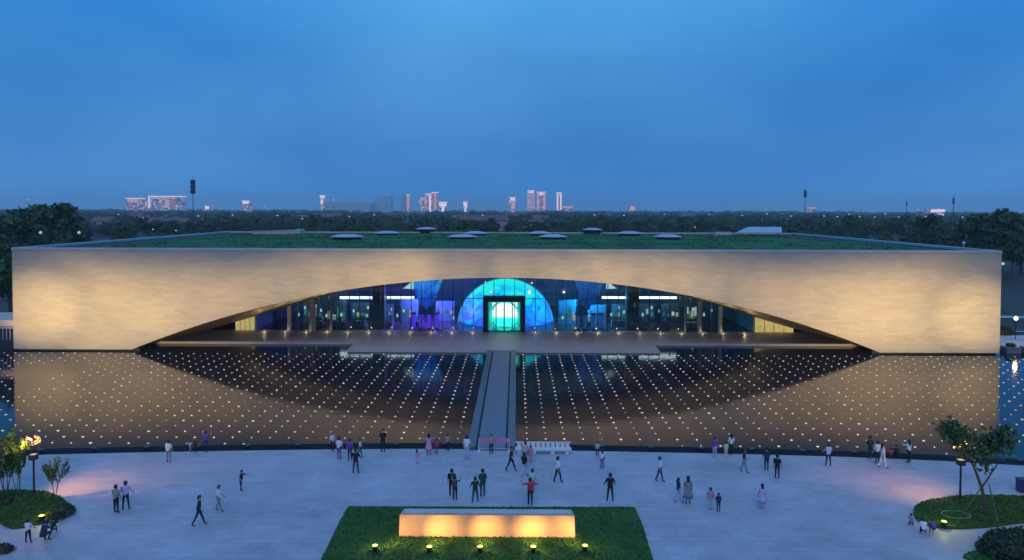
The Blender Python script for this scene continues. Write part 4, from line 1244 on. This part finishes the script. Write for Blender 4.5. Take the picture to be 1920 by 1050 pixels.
bx = (q0.x + q1.x) / 2; bw = (q1.x - q0.x) / 2
g = thing('white_bench_board', 'long low white bench with a pale slatted backboard right of the walkway', 'bench', (bx, q0.y, ZP))
MB().box(-bw, bw, -.35, .25, .28, .40).build('seat', MAT['white'], g)
for x in (-bw + .35, -bw * .33, bw * .33, bw - .35):
    MB().box(x - .15, x + .15, -.28, .2, 0, .278).build('leg', MAT['white'], g)
for i in range(11):
    x = -bw + .1 + (2 * bw - .2) * (i + .5) / 11
    w = (bw - .1) / 11 - .04
    MB().box(x - w, x + w, .17, .23, .402, .78).build('back_slat', MAT['white'], g)
MB().box(-bw, bw, .16, .24, .783, .84).build('back_rail', MAT['white'], g)

# ================================================================== PEOPLE
def pmat(cache={}, **k):
    name, col = k['name'], k['col']
    if name not in cache:
        cache[name] = mat('cloth_' + name, col, .85, var=.12, scale=6)
    return cache[name]
C = dict(white=(.72, .70, .74), black=(.012, .012, .018), navy=(.02, .025, .07), denim=(.07, .10, .22), purple=(.14, .07, .34), pink=(.70, .26, .42), crimson=(.45, .03, .09), red=(.62, .03, .05),
         grey=(.22, .22, .26), mint=(.60, .74, .66), olive=(.035, .05, .025), green=(.015, .06, .05), lilac=(.50, .42, .66), palegrey=(.42, .42, .45), yellow=(.62, .68, .34), rose=(.42, .24, .26),
         lightblue=(.42, .50, .66), sage=(.22, .26, .22), paleg=(.35, .62, .55), brown=(.12, .06, .05))
SKIN = mat('skin_tone', (.46, .27, .19), .6)
HAIR = mat('black_hair', (.012, .010, .010), .5)
SHOE = mat('dark_shoe', (.03, .03, .035), .6)

def dirv(a):
    return Vector((0, -math.sin(R(a)), -math.cos(R(a))))
def make_pose(name, legL=(0, 0), legR=(0, 0), armL=(8, 8, 12), armR=(8, 8, 12), lean=0, stance=.10):
    """joint angles in degrees -> continuous body mesh (skin, top, trousers, shoes) facing -y, feet on z=0, plus hair meshes"""
    V, E, RAD_, seg = [], [], [], []
    def add(p, r, parent=None, m=None):
        V.append(Vector(p)); RAD_.append(r)
        i = len(V) - 1
        if parent is not None:
            E.append((parent, i)); seg.append((parent, i, m))
        return i
    up = Vector((0, -math.sin(R(lean)), math.cos(R(lean))))
    pel = add((0, 0, 0), .125)
    sp_ = add(Vector((0, 0, 0)) + up * .22, .118, pel, 1)
    ch = add(up * .40, .135, sp_, 1)
    nk = add(up * .54 + Vector((0, -.005, 0)), .056, ch, 0)
    hup = Vector((0, -math.sin(R(lean * .5)), math.cos(R(lean * .5))))
    hb = V[nk]
    jw = add(hb + hup * .075 + Vector((0, -.018, 0)), .070, nk, 0)
    hd = add(hb + hup * .15 + Vector((0, -.008, 0)), .094, jw, 0)
    tp = add(hb + hup * .225, .062, hd, 0)
    hands = []
    for s, arm in ((-1, armL), (1, armR)):
        sh = add(up * .445 + Vector((s * .175, 0, 0)), .062, ch, 1)
        f, ab, el = arm
        d1 = Vector((s * math.sin(R(ab)), 0, 0)) + dirv(f) * math.cos(R(ab))
        e = add(V[sh] + d1 * .28, .045, sh, 1)
        d2 = (Vector((s * math.sin(R(ab)) * .4, 0, 0)) + dirv(f + el)).normalized()
        w = add(V[e] + d2 * .23, .030, e, 0)
        hn = add(V[w] + d2 * .075, .034, w, 0)
        hands.append((V[hn].copy(), d2.copy(), s))
    for s, leg in ((-1, legL), (1, legR)):
        a, k = leg
        hp = add(Vector((s * .085, 0, -.04)), .092, pel, 2)
        kn = add(V[hp] + dirv(a) * .42 + Vector((s * (stance - .085) * .5, 0, 0)), .060, hp, 2)
        an = add(V[kn] + dirv(a - k) * .40 + Vector((s * (stance - .085) * .5, 0, 0)), .042, kn, 2)
        ft = Vector((s * .02, -math.cos(R((a - k) * .4)), -.28 - .5 * math.sin(R(max(0, -(a - k)) * .6))))
        add(V[an] + ft.normalized() * .16, .036, an, 3)
    me = bpy.data.meshes.new('pose'); me.from_pydata(V, E, [])
    o = bpy.data.objects.new('pose', me); COL.objects.link(o)
    o.modifiers.new('s', 'SKIN').use_smooth_shade = True
    sk = me.skin_vertices[0].data
    for i, r in enumerate(RAD_):
        sk[i].radius = (r, r); sk[i].use_root = (i == 0)
    for i, r in ((0, (.15, .115)), (1, (.14, .11)), (2, (.165, .12))):
        sk[i].radius = (r[0], r[1])
    ss = o.modifiers.new('u', 'SUBSURF'); ss.levels = 1
    dg = bpy.context.evaluated_depsgraph_get(); dg.update()
    body = bpy.data.meshes.new_from_object(o.evaluated_get(dg))
    bpy.data.objects.remove(o); bpy.data.meshes.remove(me)
    bm = bmesh.new(); bm.from_mesh(body)
    for f in bm.faces:
        c = f.calc_center_median(); best, bi = 9, 0
        for (i, j, m) in seg:
            a, b = V[i], V[j]; d = b - a
            t = max(0, min(1, (c - a).dot(d) / max(d.length_squared, 1e-9)))
            q = (c - a - d * t).length - (RAD_[i] * (1 - t) + RAD_[j] * t)
            if q < best: best, bi = q, m
        f.material_index = bi
        if bi == 1 and c.z < -.02 and abs(c.x) < .2: f.material_index = 2
    # fingers and thumb: short bent tapered chains rooted in the palm
    fb = MB()
    for p, d, s in hands:
        side = Vector((0, 1, 0)).cross(d)
        side = side.normalized() if side.length > .1 else Vector((1, 0, 0))
        nrm = d.cross(side)
        for k in range(4):
            b = p + side * (.012 * 1.5 * (k - 1.5)) + d * .012
            L = (.062, .072, .068, .052)[k]
            fb.tube([b, b + d * L * .6 + nrm * .008, b + d * L + nrm * .024], [.0095, .0085, .006], 5)
        b = p + side * (.026 * -s) - d * .015
        fb.tube([b, b - side * s * .022 + d * .022, b - side * s * .026 + d * .05], [.011, .010, .007], 5)
    # nose and ears
    hc = V[hd]
    fb.tube([hc + Vector((0, -.085, .015)), hc + Vector((0, -.112, -.022)), hc + Vector((0, -.09, -.034))], [.010, .016, .012], 5)
    for s in (-1, 1):
        fb.tube([hc + Vector((s * .088, .005, .03)), hc + Vector((s * .102, .012, 0)), hc + Vector((s * .088, .005, -.035))], [.012, .018, .012], 5)
    tmp = fb.mesh('tmp', []) ; bm.from_mesh(tmp); bpy.data.meshes.remove(tmp)
    zmin = min(v.co.z for v in bm.verts)
    for v in bm.verts: v.co.z -= zmin
    bm.to_mesh(body); bm.free()
    body.name = 'person_' + name
    idx = [p.material_index for p in body.polygons]
    body.materials.clear()
    for m_ in (SKIN, SKIN, SKIN, SHOE): body.materials.append(m_)
    body.polygons.foreach_set('material_index', idx)
    body.polygons.foreach_set('use_smooth', [True] * len(body.polygons))
    hc = V[hd] - Vector((0, 0, zmin))
    hairs = []
    for long in (0, 1):
        h = MB(); h.lathe([(.101, -.02), (.106, .03), (.098, .075), (.07, .108), (.03, .122)], 14)
        h.v = [(x, y + .012 + (.012 if z < .02 else 0), z if y > -.03 else max(z, .045)) for x, y, z in h.v]
        h.hexa([(-.085, .02, -.09), (.085, .02, -.09), (.06, .105, -.09), (-.06, .105, -.09)], [(-.095, .0, .04), (.095, .0, .04), (.07, .112, .04), (-.07, .112, .04)])
        if long:
            h.hexa([(-.09, .05, -.30), (.09, .05, -.30), (.07, .115, -.30), (-.07, .115, -.30)], [(-.095, .02, -.08), (.095, .02, -.08), (.07, .118, -.08), (-.07, .118, -.08)])
        hm = h.mesh('hair', HAIR, True)
        hm.transform(Matrix.Translation(hc))
        hairs.append(hm)
    dress = MB(); zc = -zmin
    dress.lathe([(.30, zc - .52), (.235, zc - .25), (.18, zc - .02), (.155, zc + .14), (.175, zc + .30), (.17, zc + .42), (.10, zc + .475)], 16, sy=.75)
    return body, hairs, dress, max(v.co.z for v in body.vertices)

POSES = {
    'stand': make_pose('stand'),
    'legs_apart': make_pose('legs_apart', armL=(20, 18, 30), armR=(20, 18, 30), stance=.17),
    'walk': make_pose('walk', (15, 5), (-13, 8), (-14, 7, 14), (16, 7, 20)),
    'stride': make_pose('stride', (-19, 8), (21, 6), (18, 8, 26), (-18, 8, 10), lean=3),
    'photo': make_pose('photo', armL=(70, 18, 75), armR=(70, 18, 75)),
    'arms_up': make_pose('arms_up', armL=(40, 62, 75), armR=(40, 62, 75)),
    'reach': make_pose('reach', (6, 4), (-6, 4), (10, 8, 15), (62, 12, 25), lean=6),
    'squat': make_pose('squat', (105, 128), (98, 124), (52, 12, 40), (50, 14, 45), lean=30, stance=.15),
    'sit': make_pose('sit', (88, 88), (84, 80), (32, 12, 50), (30, 14, 55), lean=8, stance=.13),
}
def person(px, foot, head, pose, top, bottom, label, rz=0.0, skirt=None, long=0, z=ZP, hmax=None):
    q = G(px, foot, z)
    body, hairs, dress, hh = POSES[pose]
    up = Pd(px, head, q.y).z - z
    lo, hi = (.62, 1.12) if pose in ('squat', 'sit') else (.45, 1.10)
    s = max(lo, min(hi, up / hh))
    o = link('person', body, None, (q.x, q.y, z + .003))
    o.rotation_euler = (0, 0, R(rz)); o.scale = (s * 1.08, s * 1.08, s)
    tag(o, label, 'person', 'people on the plaza')
    for i, cn in ((1, top), (2, bottom)):
        o.material_slots[i].link = 'OBJECT'; o.material_slots[i].material = pmat(name=cn, col=C[cn])
    link('hair', hairs[long], o)
    if skirt:
        dm = bpy.data.meshes.get('dress_' + pose + skirt)
        if dm is None:
            dm = dress.mesh('dress_' + pose + skirt, pmat(name=skirt, col=C[skirt]), True)
        link('dress', dm, o)
    return o
P = person
P(623, 845, 811, 'walk', 'white', 'black', 'person in a white top and black shorts at the left of the kerb group', 60)
P(636, 861, 820, 'stand', 'white', 'denim', 'person in a white shirt and blue jeans just ahead of the kerb group', 170)
P(656, 863, 823, 'stand', 'purple', 'navy', 'person in a purple shirt in the middle of the kerb group', 200)
P(675, 856, 823, 'walk', 'white', 'navy', 'person in a white top half hidden behind the dark standing one', 100)
P(667, 888, 842, 'legs_apart', 'black', 'navy', 'person all in dark clothes standing with legs apart below the kerb group', 180)
P(718, 847, 805, 'stand', 'black', 'black', 'person in long black clothes alone at the kerb', 10)
P(804, 854, 814, 'arms_up', 'pink', 'rose', 'person in a pink dress with raised elbows by the kerb', 180, 'pink', 1)
P(818, 852, 821, 'stand', 'crimson', 'crimson', 'child in crimson beside the pink dress', 190)
P(839, 846, 814, 'stand', 'rose', 'black', 'person in a dusty rose top and black trousers at the kerb', 180)
P(875, 861, 815, 'stand', 'white', 'lightblue', 'person in a white shirt and pale blue trousers left of the barrier', 175)
P(782, 870, 843, 'stand', 'pink', 'lilac', 'small child in pale pink alone in front of the kerb', 150, None, 1)
P(847, 931, 880, 'stand', 'black', 'black', 'taller of the two dark people close together left of the centre', 180)
P(853, 938, 893, 'photo', 'brown', 'black', 'shorter person in a brown top in front of a taller dark one', 170)
P(891, 942, 895, 'legs_apart', 'olive', 'olive', 'person in olive leaning beside a taller one in dark green', 190)
P(905, 931, 878, 'stand', 'green', 'navy', 'tall person in dark green near the middle of the plaza', 200)
P(921, 850, 815, 'stand', 'rose', 'navy', 'person in dark trousers leaning at the bunting barrier', 0, z=ZP)
P(958, 883, 836, 'stride', 'black', 'black', 'person in black striding past the foot of the walkway', 70)
P(985, 868, 829, 'stand', 'palegrey', 'grey', 'person in pale grey standing before the white bench', 180)
P(983, 893, 850, 'walk', 'black', 'lightblue', 'person in a black top and pale blue jeans before the white bench', 150, None, 1)
P(995, 868, 836, 'stand', 'rose', 'rose', 'child in rose beside the pale grey person at the bench', 180)
P(1046, 904, 857, 'walk', 'white', 'black', 'person in a white shirt and black shorts walking right of the centre', 120)
P(998, 925, 880, 'stand', 'paleg', 'grey', 'person in pale green behind the one in red', 170)
P(994, 947, 897, 'arms_up', 'red', 'black', 'person in a bright red shirt with elbows raised', 180)
P(1144, 940, 887, 'legs_apart', 'black', 'black', 'person in black standing alone right of the centre', 180)
P(1120, 856, 828, 'stand', 'palegrey', 'black', 'person in grey and black behind the purple skirt', 180)
P(1129, 879, 842, 'stand', 'white', 'purple', 'person in a white top and purple skirt right of the white bench', 190, None, 1)
P(1237, 903, 857, 'walk', 'white', 'black', 'person in a white top and black trousers alone on the right plaza', 95)
P(1272, 942, 897, 'walk', 'navy', 'lilac', 'person in a navy top walking beside a long grey dress', 110, None, 1)
P(1290, 945, 894, 'stand', 'grey', 'grey', 'person in a long grey dress with long hair', 180, 'grey', 1)
P(1332, 957, 915, 'stand', 'rose', 'palegrey', 'person in a rose top left of a child in navy', 180)
P(1347, 960, 925, 'stand', 'navy', 'navy', 'child in navy beside the rose top on the right plaza', 180)
P(1340, 857, 820, 'stand', 'purple', 'lilac', 'child in a purple top at the right kerb', 160)
P(1361, 857, 829, 'stand', 'yellow', 'yellow', 'small child in yellow green between two people at the right kerb', 180)
P(1371, 853, 814, 'stand', 'white', 'black', 'person in a white top with black hair at the right kerb', 190, None, 1)
P(1395, 885, 843, 'walk', 'black', 'grey', 'person in a black top and grey trousers walking near the right kerb', 80)
P(1437, 882, 839, 'stand', 'navy', 'black', 'slim person in navy left of another in dark clothes', 180)
P(1457, 898, 853, 'stand', 'black', 'navy', 'person in black clothes with arms held in, right of the slim navy one', 160)
P(1429, 953, 908, 'stand', 'lilac', 'lilac', 'person in a lilac dress on the right plaza', 180, 'lilac', 1)
P(1553, 874, 832, 'legs_apart', 'lightblue', 'navy', 'person in a pale blue shirt with legs apart at the right', 180)
P(1631, 860, 818, 'stand', 'olive', 'olive', 'person in dark olive at the left of the right kerb group', 180)
P(1645, 869, 827, 'stand', 'white', 'navy', 'person in a white top and navy trousers in the right kerb group', 185)
P(1655, 877, 832, 'walk', 'white', 'white', 'person all in white stepping forward in the right kerb group', 90, None, 1)
P(1671, 860, 842, 'sit', 'red', 'brown', 'child in red sitting at the right kerb', 180)
P(1683, 860, 837, 'squat', 'black', 'black', 'person in black squatting beside the child in red', 180)
P(1704, 868, 826, 'photo', 'white', 'black', 'person in a white top and black trousers at the right end of the kerb group', 200, None, 1)
P(316, 867, 826, 'stand', 'mint', 'grey', 'person in a mint top and grey shorts at the left kerb', 180)
P(357, 848, 826, 'stand', 'palegrey', 'grey', 'small child in pale grey by the left kerb', 180)
P(367, 849, 828, 'stand', 'black', 'black', 'small child in black by the left kerb', 180)
P(385, 848, 809, 'photo', 'purple', 'navy', 'person in dark purple holding up a camera at the left kerb', 180)
P(452, 920, 882, 'reach', 'black', 'navy', 'person in a black jacket reaching an arm forward left of the centre', 80)
P(411, 958, 911, 'walk', 'white', 'grey', 'person in a white top and grey trousers on the left plaza', 90)
P(373, 985, 929, 'stride', 'black', 'navy', 'person in dark clothes striding across the left plaza', 100)
P(218, 962, 910, 'stand', 'sage', 'black', 'person in a sage top, left one of a pair on the left plaza', 170)
P(236, 956, 903, 'legs_apart', 'lilac', 'navy', 'person in a lilac top, right one of a pair on the left plaza', 190)
P(53, 1018, 974, 'legs_apart', 'white', 'black', 'person in a white top standing at the edge of the left lawn island', 180)
P(78, 1018, 980, 'squat', 'navy', 'navy', 'person in navy squatting in the group by the left lawn island', 160)
P(99, 1002, 974, 'squat', 'black', 'black', 'person in black squatting at the right of the left lawn group', 200)
P(1708, 988, 966, 'squat', 'grey', 'navy', 'person in grey squatting at the tip of the right lawn island', 150)
P(1732, 1004, 975, 'squat', 'white', 'black', 'person in a white top squatting by the right lawn island', 160)
P(1752, 1000, 976, 'squat', 'purple', 'navy', 'person in purple squatting close to the yellow spotlight', 190)

# ================================================================== HAZE
hz = MB().box(-8300, 8300, -8300, 8300, -1.3, 112).build('haze', [])
tag(hz, 'thin blue dusk haze lying over the plain', 'haze', None, 'stuff')
hm = bpy.data.materials.new('dusk_haze'); hm.use_nodes = True
hn, hl = hm.node_tree.nodes, hm.node_tree.links
hn.remove(hn['Principled BSDF'])
pvn = hn.new('ShaderNodeVolumePrincipled')
pvn.inputs['Color'].default_value = (.93, .95, 1.0, 1)
pvn.inputs['Density'].default_value = 0.00017
pvn.inputs['Anisotropy'].default_value = 0.0
hl.new(pvn.outputs[0], hn['Material Output'].inputs['Volume'])
hz.data.materials.append(hm)
